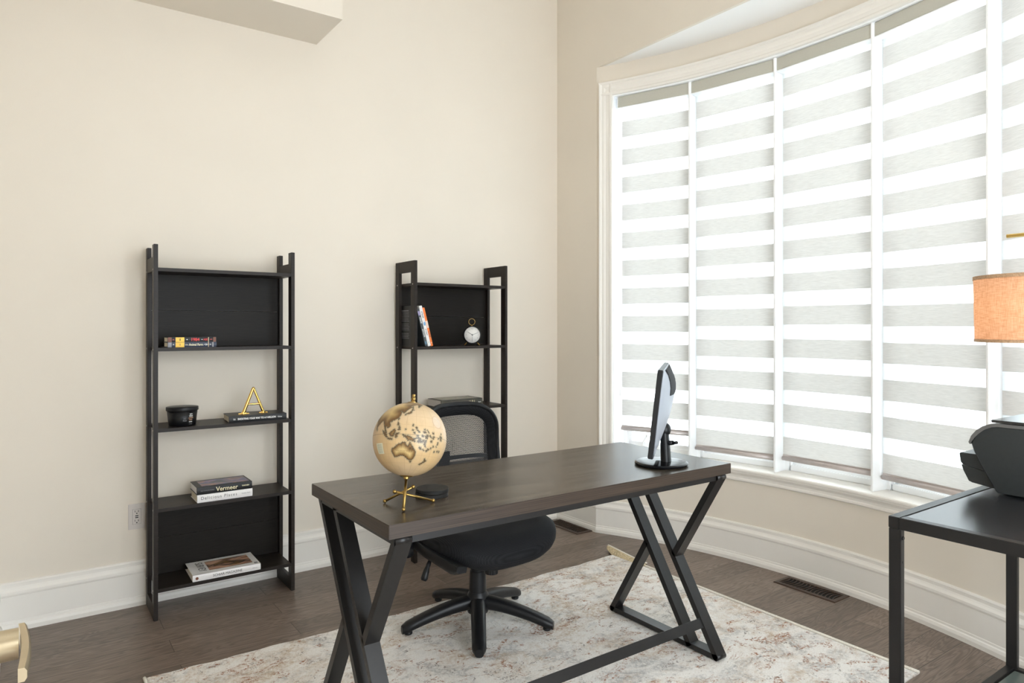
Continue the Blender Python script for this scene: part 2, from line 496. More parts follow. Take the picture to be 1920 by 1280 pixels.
def mesh_net(name, s, hole, base):
    """black knit with open holes"""
    m = bpy.data.materials.new(name); m.use_nodes = True
    nt = m.node_tree; N = nt.nodes; L = nt.links; p = N['Principled BSDF']
    p.inputs['Base Color'].default_value = base + (1,); p.inputs['Roughness'].default_value = 0.6
    tc = N.new('ShaderNodeTexCoord')
    br = N.new('ShaderNodeTexBrick'); br.inputs['Scale'].default_value = 1.0
    br.inputs['Brick Width'].default_value = s; br.inputs['Row Height'].default_value = s * 0.72
    br.inputs['Mortar Size'].default_value = s * 0.5 * (1 - hole); br.inputs['Mortar Smooth'].default_value = 0.1
    mp = N.new('ShaderNodeMapping'); mp.inputs['Rotation'].default_value = (PI / 2, 0, 0)
    L.new(tc.outputs['Object'], mp.inputs[0]); L.new(mp.outputs[0], br.inputs['Vector'])
    L.new(br.outputs['Fac'], p.inputs['Alpha'])
    return m
NET = mesh_net('back_mesh_net', 0.0080, 0.70, (0.02, 0.02, 0.022))

def seat_mat():
    m = bpy.data.materials.new('seat_mesh_fabric'); m.use_nodes = True
    nt = m.node_tree; N = nt.nodes; L = nt.links; p = N['Principled BSDF']
    p.inputs['Roughness'].default_value = 0.75; p.inputs['Specular IOR Level'].default_value = 0.2
    tc = N.new('ShaderNodeTexCoord')
    wv = N.new('ShaderNodeTexWave'); wv.bands_direction = 'X'; wv.inputs['Scale'].default_value = 52
    w2 = N.new('ShaderNodeTexWave'); w2.bands_direction = 'Y'; w2.inputs['Scale'].default_value = 90
    L.new(tc.outputs['Object'], wv.inputs['Vector']); L.new(tc.outputs['Object'], w2.inputs['Vector'])
    mu = N.new('ShaderNodeMath'); mu.operation = 'MULTIPLY'
    L.new(wv.outputs['Fac'], mu.inputs[0]); L.new(w2.outputs['Fac'], mu.inputs[1])
    cr = N.new('ShaderNodeValToRGB'); cr.color_ramp.elements[0].color = (0.006, 0.006, 0.007, 1); cr.color_ramp.elements[1].color = (0.019, 0.019, 0.021, 1)
    L.new(mu.outputs[0], cr.inputs[0]); L.new(cr.outputs[0], p.inputs['Base Color'])
    b = N.new('ShaderNodeBump'); b.inputs['Strength'].default_value = 0.15; b.inputs['Distance'].default_value = 0.001
    L.new(mu.outputs[0], b.inputs['Height']); L.new(b.outputs[0], p.inputs['Normal'])
    return m
SEATF = seat_mat()

def linen_mat():
    m = bpy.data.materials.new('burlap_shade'); m.use_nodes = True
    nt = m.node_tree; N = nt.nodes; L = nt.links
    N.remove(N['Principled BSDF']); out = N['Material Output']
    tc = N.new('ShaderNodeTexCoord')
    fac = None
    for st in ((24, 24, 380), (380, 380, 24)):
        mp = N.new('ShaderNodeMapping'); mp.inputs['Scale'].default_value = st
        n = N.new('ShaderNodeTexNoise'); n.inputs['Scale'].default_value = 1.6; n.inputs['Detail'].default_value = 2
        L.new(tc.outputs['Object'], mp.inputs[0]); L.new(mp.outputs[0], n.inputs['Vector'])
        if fac is None: fac = n.outputs['Fac']
        else:
            a = N.new('ShaderNodeMath'); a.operation = 'ADD'; L.new(fac, a.inputs[0]); L.new(n.outputs['Fac'], a.inputs[1]); fac = a.outputs[0]
    cr = N.new('ShaderNodeValToRGB'); cr.color_ramp.elements[0].position = 0.40; cr.color_ramp.elements[1].position = 0.6
    h = N.new('ShaderNodeMath'); h.operation = 'MULTIPLY'; h.inputs[1].default_value = 0.5; L.new(fac, h.inputs[0])
    cr.color_ramp.elements[0].color = (0.56, 0.32, 0.19, 1); cr.color_ramp.elements[1].color = (0.76, 0.49, 0.33, 1)
    L.new(h.outputs[0], cr.inputs[0])
    d = N.new('ShaderNodeBsdfDiffuse'); t = N.new('ShaderNodeBsdfTranslucent'); mx = N.new('ShaderNodeMixShader')
    L.new(cr.outputs[0], d.inputs[0]); L.new(cr.outputs[0], t.inputs[0]); mx.inputs[0].default_value = 0.55
    L.new(d.outputs[0], mx.inputs[1]); L.new(t.outputs[0], mx.inputs[2]); L.new(mx.outputs[0], out.inputs[0])
    return m
LINEN = linen_mat()
LINENB = pm('shade_trim', (0.46, 0.29, 0.17), 0.85, var=0.25, scale=200)

def art_mat(name, cols, scale, st):
    m = bpy.data.materials.new(name); m.use_nodes = True
    nt = m.node_tree; N = nt.nodes; L = nt.links; p = N['Principled BSDF']
    p.inputs['Roughness'].default_value = 0.3
    tc = N.new('ShaderNodeTexCoord'); mp = N.new('ShaderNodeMapping'); mp.inputs['Scale'].default_value = st
    n = N.new('ShaderNodeTexNoise'); n.inputs['Scale'].default_value = scale; n.inputs['Detail'].default_value = 3; n.inputs['Distortion'].default_value = 1.5
    L.new(tc.outputs['Object'], mp.inputs[0]); L.new(mp.outputs[0], n.inputs['Vector'])
    cr = N.new('ShaderNodeValToRGB')
    e = cr.color_ramp.elements
    for i, c in enumerate(cols):
        pos = 0.3 + 0.4 * i / (len(cols) - 1)
        if i < 2: e[i].position = pos; e[i].color = c + (1,)
        else:
            x = e.new(pos); x.color = c + (1,)
    L.new(n.outputs['Fac'], cr.inputs[0]); L.new(cr.outputs[0], p.inputs['Base Color'])
    return m
ART1 = art_mat('dim_portrait_print', [(0.015, 0.016, 0.02), (0.03, 0.05, 0.05), (0.10, 0.09, 0.30), (0.45, 0.22, 0.12), (0.02, 0.02, 0.02), (0.35, 0.25, 0.1)], 7, (1, 2.5, 1))
ART2 = art_mat('gold_figure_print', [(0.55, 0.30, 0.03), (0.02, 0.015, 0.02), (0.75, 0.45, 0.30), (0.12, 0.02, 0.02), (0.5, 0.28, 0.03)], 5, (1, 3, 1))
ART3 = art_mat('olive_cover_print', [(0.10, 0.09, 0.05), (0.30, 0.26, 0.16), (0.08, 0.07, 0.05), (0.35, 0.3, 0.25)], 12, (1, 2.5, 1))

# ================================================================ SETTING
WX = 2.95          # flat part of the window wall
WY = 3.622         # back wall
LX = -0.10         # left wall
RY = -0.90         # wall behind the camera
CZ = 3.72          # ceiling
CX, CY, CR = 0.569, 1.955, 2.70   # centre and radius of the bowed wall
A0 = math.radians(28.1)
YB0 = CY + CR * math.sin(A0); YB1 = CY - CR * math.sin(A0)
def arcp(r, a, z): return Vector((CX + r * math.cos(a), CY + r * math.sin(a), z))
NA = 48
ANG = [A0 - 2 * A0 * i / NA for i in range(NA + 1)]
SILL_Z = 0.513; HEAD_Z = 2.742; SOF_Z = 2.93
JA = math.radians(25.9)     # window opening half angle
JANG = [JA - 2 * JA * i / 40 for i in range(41)]

bm = bmesh.new()
box(bm, LX - 0.1, 3.6, RY - 0.1, WY + 0.1, -0.12, 0.0)
struct('floor', bm, FLOOR)
bm = bmesh.new()
box(bm, LX - 0.1, WX + 0.1, RY - 0.1, WY + 0.1, CZ, CZ + 0.1)
struct('ceiling', bm, CEILM)
bm = bmesh.new()
box(bm, LX - 0.1, WX + 0.1, WY, WY + 0.1, 0, CZ)
struct('wall_back', bm, WALL)
bm = bmesh.new()   # left wall with a doorway at Y .25..1.10
box(bm, LX - 0.1, LX, 1.10, WY, 0, CZ)
box(bm, LX - 0.1, LX, RY, 0.20, 0, CZ)
box(bm, LX - 0.1, LX, 0.20, 1.10, 2.06, CZ)
struct('wall_left', bm, WALL)
bm = bmesh.new()   # wall behind the camera, wide cased opening to the hall
box(bm, LX - 0.1, 0.35, RY - 0.1, RY, 0, CZ)
box(bm, 2.25, WX + 0.1, RY - 0.1, RY, 0, CZ)
box(bm, 0.35, 2.25, RY - 0.1, RY, 2.5, CZ)
struct('wall_rear', bm, WALL)

# window wall
bm = bmesh.new()
box(bm, WX, WX + 0.1, YB0, WY + 0.1, 0, SOF_Z)
box(bm, WX, WX + 0.1, RY, YB1, 0, SOF_Z)
box(bm, WX, WX + 0.02, RY - 0.1, WY + 0.1, SOF_Z, CZ)
def arc_wall(bm, angs, z0, z1, r0=CR, r1=CR + 0.20):
    sweep(bm, [[arcp(r0, a, z0), arcp(r0, a, z1), arcp(r1, a, z1), arcp(r1, a, z0)] for a in angs])
arc_wall(bm, ANG, 0, SILL_Z - 0.02)
arc_wall(bm, ANG, HEAD_Z, SOF_Z + 0.02)
arc_wall(bm, [A0, (A0 + JA) / 2, JA], SILL_Z - 0.02, HEAD_Z)
arc_wall(bm, [-JA, -(A0 + JA) / 2, -A0], SILL_Z - 0.02, HEAD_Z)
struct('wall_right', bm, WALL)
bm = bmesh.new()   # soffit over the bow
sweep(bm, [[(WX + 0.02, CY + CR * math.sin(a), SOF_Z), arcp(CR + 0.05, a, SOF_Z), arcp(CR + 0.05, a, SOF_Z + 0.03), (WX + 0.02, CY + CR * math.sin(a), SOF_Z + 0.03)] for a in ANG])
struct('ceiling', bm, CEILM)
# bulkhead
bm = bmesh.new()
box(bm, LX, 1.283, 3.25, WY, 2.811, CZ)
struct('wall_bulkhead', bm, WALL)

# baseboard profile: (offset from wall, z)
BP = [(0.0, 0.0), (0.026, 0.0), (0.026, 0.018), (0.022, 0.030), (0.018, 0.034), (0.017, 0.042), (0.0150, 0.045), (0.0150, 0.147), (0.0175, 0.149), (0.0195, 0.156),
      (0.0190, 0.166), (0.013, 0.176), (0.0095, 0.184), (0.010, 0.192), (0.011, 0.199), (0.008, 0.205), (0.0, 0.207)]
bm = bmesh.new()
sweep(bm, [[(x, WY - o, z) for o, z in BP] for x in (LX, WX)])
struct('baseboard_back', bm, TRIM)
bm = bmesh.new()
sweep(bm, [[(LX + o, y, z) for o, z in BP] for y in (1.20, WY)])
struct('baseboard_left', bm, TRIM)
bm = bmesh.new()
rows = [[(WX - o, WY, z) for o, z in BP]]
rows += [[(arcp(CR - o, a, z)) for o, z in BP] for a in ANG]
rows += [[(WX - o, RY, z) for o, z in BP]]
sweep(bm, rows)
struct('baseboard_right', bm, TRIM)

# window casing (head + jambs) and sill
HP = [(0.0, 0.0), (0.022, 0.0), (0.022, 0.012), (0.017, 0.020), (0.015, 0.040), (0.019, 0.052), (0.019, 0.066), (0.026, 0.072), (0.028, 0.082), (0.0, 0.084)]
bm = bmesh.new()
wj = math.radians(1.75)
def cas(a): return [arcp(CR - o, a, HEAD_Z - 0.004 + z) for o, z in HP]
sweep(bm, [cas(a) for a in [JA + wj - (2 * JA + 2 * wj) * i / 44 for i in range(45)]])
for s in (1, -1):
    rows = []
    for z in (SILL_Z, HEAD_Z + 0.078):
        rows.append([arcp(CR - o, s * (JA - 0.0008 + q / CR), z) for o, q in HP])
    sweep(bm, rows)
struct('trim_1', bm, TRIM)
# jamb liner (white reveals and head board)
bm = bmesh.new()
for s in (1, -1):
    sweep(bm, [[arcp(r, s * a, z) for r, a in ((CR - 0.002, JA - 0.0035), (CR - 0.002, JA + 0.001), (CR + 0.19, JA + 0.001), (CR + 0.19, JA - 0.0035))] for z in (SILL_Z - 0.01, HEAD_Z)])
sweep(bm, [[arcp(CR - 0.002, a, HEAD_Z - 0.012), arcp(CR - 0.002, a, HEAD_Z + 0.001), arcp(CR + 0.19, a, HEAD_Z + 0.001), arcp(CR + 0.19, a, HEAD_Z - 0.012)] for a in JANG])
struct('trim_2', bm, VINYL)
# sill board + apron moulding
bm = bmesh.new()
SP = [(0.19, SILL_Z - 0.018), (0.19, SILL_Z), (-0.030, SILL_Z), (-0.034, SILL_Z - 0.005), (-0.034, SILL_Z - 0.013), (-0.030, SILL_Z - 0.018)]
SA = [JA + wj * 1.25 - (2 * JA + wj * 2.5) * i / 44 for i in range(45)]
sweep(bm, [[arcp(CR + o, a, z) for o, z in SP] for a in SA])
AP = [(0.0, -0.018), (-0.030, -0.018), (-0.028, -0.026), (-0.020, -0.032), (-0.014, -0.042), (-0.012, -0.054), (-0.016, -0.060), (-0.016, -0.068), (-0.010, -0.074), (0.0, -0.076)]
sweep(bm, [[arcp(CR + o, a, SILL_Z + z) for o, z in AP] for a in SA])
struct('trim_3', bm, TRIM)

# five window units, mullion posts, blinds
EDG = [25.5, 15.55, 4.77, -6.25, -17.4, -27.2]
EDG = [math.radians(e) for e in EDG]
EDG[-1] = -JA + 0.007
# mullion posts
for i in range(1, 5):
    a = EDG[i]
    bm = bmesh.new()
    rv = Vector((math.cos(a), math.sin(a), 0)); tv = Vector((-math.sin(a), math.cos(a), 0))
    c0 = Vector((CX, CY, 0))
    M = Matrix(((rv.x, tv.x, 0, c0.x), (rv.y, tv.y, 0, c0.y), (0, 0, 1, 0), (0, 0, 0, 1)))
    box(bm, CR + 0.012, CR + 0.17, -0.006, 0.006, SILL_Z, HEAD_Z - 0.008, 0.002, 0, M)
    box(bm, CR + 0.118, CR + 0.17, -0.022, 0.022, SILL_Z, HEAD_Z - 0.008, 0.003, 0, M)
    struct('trim_%d' % (3 + i), bm, VINYL)

BAND_TOP = [2.587, 2.622, 2.630, 2.620, 2.615]
RAIL_Z = [0.652, 0.577, 0.586, 0.580, 0.58]
DESC = ['narrow leftmost zebra roller blind in the bow window, bottom rail hanging highest above the sill',
        'second zebra roller blind from the left in the bow window, behind the monitor',
        'middle zebra roller blind of the bow window, cord weight near its lower right corner',
        'wide zebra roller blind just left of the lampshade, beaded chain at its right edge',
        'rightmost zebra roller blind, cut by the frame, behind the lampshade and brass arm']
def local_frame(i, r):
    """matrix of the flat facet i at radius r: x along the facet (left->right), y outward, origin at its middle"""
    p = arcp(r, EDG[i], 0); q = arcp(r, EDG[i + 1], 0)
    xv = (q - p).normalized(); yv = Vector((-xv.y, xv.x, 0))
    if yv.dot(arcp(1, (EDG[i] + EDG[i + 1]) / 2, 0) - Vector((CX, CY, 0))) < 0: yv = -yv
    c = (p + q) / 2
    M = Matrix(((xv.x, yv.x, 0, c.x), (xv.y, yv.y, 0, c.y), (0, 0, 1, 0), (0, 0, 0, 1)))
    return M, (q - p).length
for i in range(5):
    # ---- window unit
    M, W = local_frame(i, CR + 0.158)
    h = W / 2 - 0.008
    bm = bmesh.new()
    z0, z1 = SILL_Z + 0.001, HEAD_Z - 0.013
    fw = 0.032
    box(bm, -h, -h + fw, -0.03, 0.03, z0, z1, 0.003, 0, M)
    box(bm, h - fw, h, -0.03, 0.03, z0, z1, 0.003, 0, M)
    box(bm, -h, h, -0.03, 0.03, z0, z0 + fw, 0.003, 0, M)
    box(bm, -h, h, -0.03, 0.03, z1 - fw, z1, 0.003, 0, M)
    # sash, slightly set back
    sw = 0.026
    g = fw - 0.004
    for (a, b, c, d) in ((-h + g, -h + g + sw, z0 + g, z1 - g), (h - g - sw, h - g, z0 + g, z1 - g)):
        box(bm, a, b, -0.018, 0.022, c, d, 0.003, 0, M)
    box(bm, -h + g, h - g, -0.018, 0.022, z0 + g, z0 + g + sw, 0.003, 0, M)
    box(bm, -h + g, h - g, -0.018, 0.022, z1 - g - sw, z1 - g, 0.003, 0, M)
    wn = struct('window_%d' % (i + 1), bm, VINYL)
    bm = bmesh.new()
    box(bm, -h + g + sw - 0.004, h - g - sw + 0.004, 0.0, 0.004, z0 + g + sw - 0.004, z1 - g - sw + 0.004, 0, 0, M)
    obj('pane', bm, GLASS, wn)
    if i == 0:
        bm = bmesh.new()
        base = M @ Vector((-0.03, -0.035, z0 + 0.022))
        tube(bm, [M @ Vector(v) for v in ((-0.095, -0.03, z0 + 0.022), (-0.095, -0.06, z0 + 0.035), (-0.088, -0.066, z0 + 0.06), (-0.065, -0.068, z0 + 0.095))], 0.0065, 10)
        sphere(bm, M @ Vector((-0.062, -0.069, z0 + 0.102)), 0.010, 12, 8)
        box(bm, -0.13, -0.06, -0.038, -0.029, z0 + 0.005, z0 + 0.04, 0.003, 0, M)
        obj('crank_handle', bm, VINYL, wn)
    # ---- blind
    M, W = local_frame(i, CR + 0.055)
    h = W / 2 - 0.0095
    cpos = M @ Vector((0, 0, 0))
    ROOT = bpy.data.objects.new('window_blind', None); COL.objects.link(ROOT)
    ROOT.location = (cpos.x, cpos.y, RAIL_Z[i]); ROOTLOC[ROOT] = Vector((cpos.x, cpos.y, RAIL_Z[i]))
    tag(ROOT, DESC[i], 'blind', 'zebra roller blinds in the bow window')
    bm = bmesh.new()
    box(bm, -h, h, -0.034, 0.040, 2.662, HEAD_Z - 0.013, 0.003, 0, M)
    v = obj('valance', bm, VALM, ROOT)
    bm = bmesh.new()   # white end caps and underside of the cassette
    box(bm, -h - 0.0015, -h + 0.003, -0.036, 0.041, 2.659, HEAD_Z - 0.0125, 0.001, 0, M)
    box(bm, h - 0.003, h + 0.0015, -0.036, 0.041, 2.659, HEAD_Z - 0.0125, 0.001, 0, M)
    box(bm, -h, h, -0.034, 0.040, 2.6575, 2.6625, 0, 0, M)
    tag(obj('end_cap', bm, VINYL, v), 'white end cap')
    fh = h - 0.004 if i != 2 else h - 0.004
    # fabric bands
    bm = bmesh.new()
    def strip(za, zb, mi):
        q = [bm.verts.new(M @ Vector((x, y, z))) for x, z, y in ((-fh, zb, 0.022), (fh, zb, 0.022), (fh, za, 0.022), (-fh, za, 0.022))]
        bm.faces.new(q).material_index = mi
    z = 2.66; bt = BAND_TOP[i]
    strip(z, bt, 1); z = bt
    while z > RAIL_Z[i]:
        zb = max(z - 0.099, RAIL_Z[i]); strip(z, zb, 0)
        if zb <= RAIL_Z[i]: break
        z2 = max(zb - 0.0763, RAIL_Z[i]); strip(zb, z2, 1); z = z2
    bmesh.ops.remove_doubles(bm, verts=bm.verts[:], dist=1e-5)
    obj('fabric', bm, [SOLID, SHEER], ROOT)
    bm = bmesh.new()
    cyl(bm, M @ Vector((-fh - 0.001, 0.022, RAIL_Z[i])), M @ Vector((fh + 0.001, 0.022, RAIL_Z[i])), 0.0125, None, 20)
    box(bm, -fh, fh, 0.018, 0.026, RAIL_Z[i] + 0.010, RAIL_Z[i] + 0.020, 0.001, 0, M)
    rl = obj('bottom_rail', bm, RAILM, ROOT)
    # control chain
    bm = bmesh.new()
    xx = fh + 0.001
    if i == 3:
        for side, (dx, zt) in enumerate(((-0.004, 1.25), (0.014, 1.25))):
            pts = []
            n = 90
            for k in range(n + 1):
                t = k / n
                zz = 2.655 - (2.655 - zt) * t
                pts.append(M @ Vector((xx - 0.012 + dx * (0.2 + 0.8 * t), -0.004 - 0.01 * side, zz)))
            tube(bm, pts, [0.0021 if k % 2 else 0.0009 for k in range(len(pts))], 6)
        obj('control_chain', bm, VINYL, ROOT)
    elif i == 2:
        pts = [M @ Vector((xx - 0.004 + 0.004 * math.sin(k / 12), -0.004, 2.655 - (2.655 - 0.72) * k / 60)) for k in range(61)]
        tube(bm, pts, 0.0012, 6)
        cyl(bm, M @ Vector((xx - 0.004, -0.004, 0.72)), M @ Vector((xx - 0.004, -0.004, 0.64)), 0.004, 0.0045, 10)
        obj('control_chain', bm, VINYL, ROOT)
    elif i == 0:
        pts = [M @ Vector((-xx + 0.004, -0.004, 2.655 - (2.655 - 0.9) * k / 40)) for k in range(41)]
        tube(bm, pts, 0.0012, 6)
        cyl(bm, M @ Vector((-xx + 0.004, -0.004, 0.9)), M @ Vector((-xx + 0.004, -0.004, 0.86)), 0.005, 0.006, 10)
        obj('control_chain', bm, VINYL, ROOT)
    else:
        bm.free()

# daylight portals (only steer sky sampling) over the bow window
for i in range(5):
    M, W = local_frame(i, CR + 0.22)
    c = M @ Vector((0, 0, (SILL_Z + HEAD_Z) / 2))
    am = (EDG[i] + EDG[i + 1]) / 2
    area_light('daylight_portal', c, (PI / 2, 0, am + PI / 2), W, HEAD_Z - SILL_Z, 1, (1, 1, 1), portal=True)
hall = area_light('hall_fill_light', (1.3, RY - 0.15, 1.3), (PI / 2, 0, 0), 1.85, 2.3, HALL_FILL, (1.0, 0.965, 0.91))  # added fill lamp behind the camera, stands in for light from the hall
hall.rotation_euler = (PI / 2, 0, 0)

# door in the left wall with its lever handle
bm = bmesh.new()
box(bm, LX - 0.045, LX - 0.005, 0.205, 1.095, 0.008, 2.05, 0.002)
for (z0, z1) in ((0.25, 0.95), (1.15, 1.9)):
    box(bm, LX - 0.007, LX + 0.001, 0.33, 0.97, z0, z1, 0.003)
door = struct('door_1', bm, TRIM)
bm = bmesh.new()
cyl(bm, (LX - 0.006, 0.852, 0.975), (LX + 0.004, 0.852, 0.975), 0.028, 0.026, 28)
cyl(bm, (LX, 0.852, 0.975), (-0.0045, 0.852, 0.975), 0.0165, 0.0150, 24)
rows = []
for k in range(13):
    t = k / 12.0
    y = 0.884 - 0.112 * t
    bow = 0.0035 * math.sin(PI * t)
    hw = 0.0085 * (1 - 0.25 * t)
    x0 = -0.0048 + bow * 0.7; x1 = 0.0022 + bow
    rows.append([(x0, y, 0.975 - hw), (x0, y, 0.975 + hw), (x1 - 0.002, y, 0.975 + hw), (x1, y, 0.975 + hw - 0.003), (x1, y, 0.975 - hw + 0.003), (x1 - 0.002, y, 0.975 - hw)])
sweep(bm, rows)
tag(obj('handle', bm, NICKEL, door, auto=40), 'satin brass lever handle')
bm = bmesh.new()
for (y0, y1, z0, z1) in ((0.10, 0.20, 0, 2.16), (1.10, 1.20, 0, 2.16), (0.20, 1.10, 2.06, 2.16)):
    box(bm, LX, LX + 0.018, y0, y1, z0, z1, 0.003)
struct('trim_8', bm, TRIM)

# added ceiling fill light, out of view overhead, brightens the room
t = thing('ceiling_fill_light', 'added round ceiling fill light, out of view above the desk', 'lamp', (1.25, 1.35, CZ))
bm = bmesh.new()
lathe(bm, [(0, 0), (0.46, 0), (0.46, -0.05), (0.44, -0.05), (0.44, -0.02), (0, -0.02)], (1.25, 1.35, CZ), 48)
obj('housing', bm, VINYL, t)
FILLW = pm('fill_diffuser', (0.9, 0.88, 0.84), 0.5, emis=(1.0, 0.93, 0.82), es=CEIL_FILL)
bm = bmesh.new()
lathe(bm, [(0.438, -0.045), (0.40, -0.062), (0.25, -0.075), (0, -0.082)], (1.25, 1.35, CZ), 48)
obj('diffuser', bm, FILLW, t)

# ================================================================ FLOOR THINGS
# rug
t = thing('area_rug', 'large distressed off-white area rug with grey and rust flecks under the desk', 'rug', (1.55, 2.03, 0))
bm = bmesh.new()
nx, ny = 200, 140
def rug_edge(u):
    x = 0.362 + (2.712 - 0.362) * u
    yb = 2.832 - 0.018 * math.sin(PI * u) + 0.0035 * math.sin(u * 41) + 0.0025 * math.sin(u * 97 + 1)
    return x, yb
grid = []
for iy in range(ny + 1):
    row = []
    for ix in range(nx + 1):
        u = ix / nx; v = iy / ny
        x, yb = rug_edge(u)
        x += 0.02 * v * 0.4 * u
        y = 1.205 + (yb - 1.205) * v
        e = min(u * 2.35, (1 - u) * 2.35, v * 1.63, (1 - v) * 1.63)
        z = 0.004 + 0.006 * min(1, e / 0.015) ** 0.5
        z += 0.0008 * math.sin(x * 23 + 1.7 * math.sin(y * 11)) * math.sin(y * 19 + x * 7) * min(1, e / 0.05) 
        row.append(bm.verts.new((x, y, z)))
    grid.append(row)
for iy in range(ny):
    for ix in range(nx):
        f = bm.faces.new((grid[iy][ix], grid[iy][ix + 1], grid[iy + 1][ix + 1], grid[iy + 1][ix])); f.smooth = True
# skirt down to the floor
rim = [grid[0][i] for i in range(nx)] + [grid[i][nx] for i in range(ny)] + [grid[ny][i] for i in range(nx, 0, -1)] + [grid[i][0] for i in range(ny, 0, -1)]
low = [bm.verts.new((v.co.x, v.co.y, 0.0005)) for v in rim]
for k in range(len(rim)):
    j = (k + 1) % len(rim)
    bm.faces.new((rim[j], rim[k], low[k], low[j]))
obj('pile', bm, RUG, t, recalc=False)
bm = bmesh.new()
pts = [(rug_edge(1)[0] + 0.008 * v + 0.004, 1.205 + (2.832 - 1.205) * v, 0.0075) for v in [k / 60 for k in range(61)]]
tube(bm, [(p[0], p[1], p[2]) for p in pts], 0.0065, 8)
obj('binding', bm, RUGB, t)
bm = bmesh.new()
pts = [(rug_edge(0)[0] - 0.003, 1.205 + (2.83 - 1.205) * k / 60, 0.0065) for k in range(61)]
tube(bm, pts, 0.006, 8)
obj('binding', bm, RUGB, t)
# turned-back corner at the far right: backing with its binding
bm = bmesh.new()
rows = []
for k in range(25):
    s = k / 24
    y = 2.905 - 0.30 * s
    lift = 0.020 * math.sin(PI * min(1, s * 0.55 + 0.45)) * (1 - s) + 0.002
    rows.append([(2.700, min(y, 2.835), 0.011), (2.715, y - 0.02, 0.012 + lift * 0.5), (2.735, y, 0.011 + lift), (2.747, y, 0.010 + lift), (2.747, y, 0.005), (2.70, min(y, 2.83), 0.003)])
sweep(bm, rows)
tag(obj('turned_corner', bm, JUTE, t, auto=60), 'tan backing turned up at corner')
bm = bmesh.new()
pts = []
for k in range(25):
    s = k / 24
    lift = 0.020 * math.sin(PI * min(1, s * 0.55 + 0.45)) * (1 - s) + 0.002
    pts.append((2.748, 2.908 - 0.30 * s, 0.011 + lift))
tube(bm, pts, 0.0045, 8)
obj('binding', bm, RUGB, t)

# floor vents
def vent(loc, rz, label, L=0.325, W=0.135):
    t = thing('floor_vent', label, 'vent', loc, rz, 'bronze floor registers', world=False)
    bm = bmesh.new()
    # frame as ring, long axis = local x
    def ring(hx, hy, z): return [Vector((sx * hx, sy * hy, z)) for sx, sy in ((-1, -1), (1, -1), (1, 1), (-1, 1))]
    R = [ring(L / 2, W / 2, 0.0005), ring(L / 2 - 0.003, W / 2 - 0.003, 0.005), ring(L / 2 - 0.02, W / 2 - 0.022, 0.006), ring(L / 2 - 0.022, W / 2 - 0.024, 0.001)]
    V = [[bm.verts.new(p) for p in r] for r in R]
    for a, b in zip(V[:-1], V[1:]):
        for k in range(4):
            j = (k + 1) % 4
            bm.faces.new((a[k], a[j], b[j], b[k]))
    obj('frame', bm, VENTM, t, world=False)
    bm = bmesh.new()
    box(bm, -L / 2 + 0.02, L / 2 - 0.02, -W / 2 + 0.02, W / 2 - 0.02, 0.0003, 0.001)
    obj('duct_opening', bm, DARK, t, world=False)
    bm = bmesh.new()
    n = 15; hw = W / 2 - 0.022
    for k in range(n):
        x0 = -L / 2 + 0.03 + (L - 0.06) * k / (n - 1)
        if k == n // 2: sgn = 0
        else: sgn = -1 if k < n // 2 else 1
        rows = []
        for q in range(7):
            v = q / 6
            y = -hw + 2 * hw * v
            xx = x0 + 0.009 * sgn * (1 - math.cos(PI * (v - 0.5))) - 0.004 * sgn
            rows.append([(xx - 0.0018, y, 0.001), (xx + 0.0018, y, 0.001), (xx + 0.0018, y, 0.0048), (xx - 0.0018, y, 0.0048)])
        sweep(bm, rows)
    obj('louvers', bm, VENTM, t, world=False)
    return t
vent((3.158, 1.905, 0), math.radians(90), 'bronze slotted floor vent on the hardwood below the middle of the bow window')
vent((2.870, 3.405, 0), math.radians(90), 'brown floor vent in the far room corner, partly hidden by the black chair seat')

# electrical outlet
t = thing('wall_outlet', 'white wall outlet with two USB slots beside the left bookcase', 'outlet', (0.428, WY, 0.41))
bm = bmesh.new()
box(bm, 0.392, 0.463, WY - 0.006, WY - 0.0005, 0.352, 0.470, 0.002)
obj('cover_plate', bm, OUTLM, t)
bm = bmesh.new()
box(bm, 0.410, 0.444, WY - 0.0085, WY - 0.004, 0.376, 0.444, 0.001)
rc = obj('receptacle', bm, OUTLM, t)
bm = bmesh.new()
for zc in (0.432, 0.389):
    box(bm, 0.4185, 0.4205, WY - 0.009, WY - 0.008, zc - 0.001, zc + 0.008)
    box(bm, 0.4325, 0.4345, WY - 0.009, WY - 0.008, zc - 0.001, zc + 0.007)
    cyl(bm, (0.427, WY - 0.009, zc - 0.0065), (0.427, WY - 0.008, zc - 0.0065), 0.0026, None, 12)
box(bm, 0.4205, 0.4335, WY - 0.009, WY - 0.008, 0.4125, 0.4165)
box(bm, 0.4205, 0.4335, WY - 0.009, WY - 0.008, 0.4045, 0.4085)
obj('slots', bm, DARK, rc)
bm = bmesh.new()
box(bm, 0.4093, 0.4447, WY - 0.0064, WY - 0.0055, 0.3753, 0.4447)
obj('gap_line', bm, BLKI, rc)

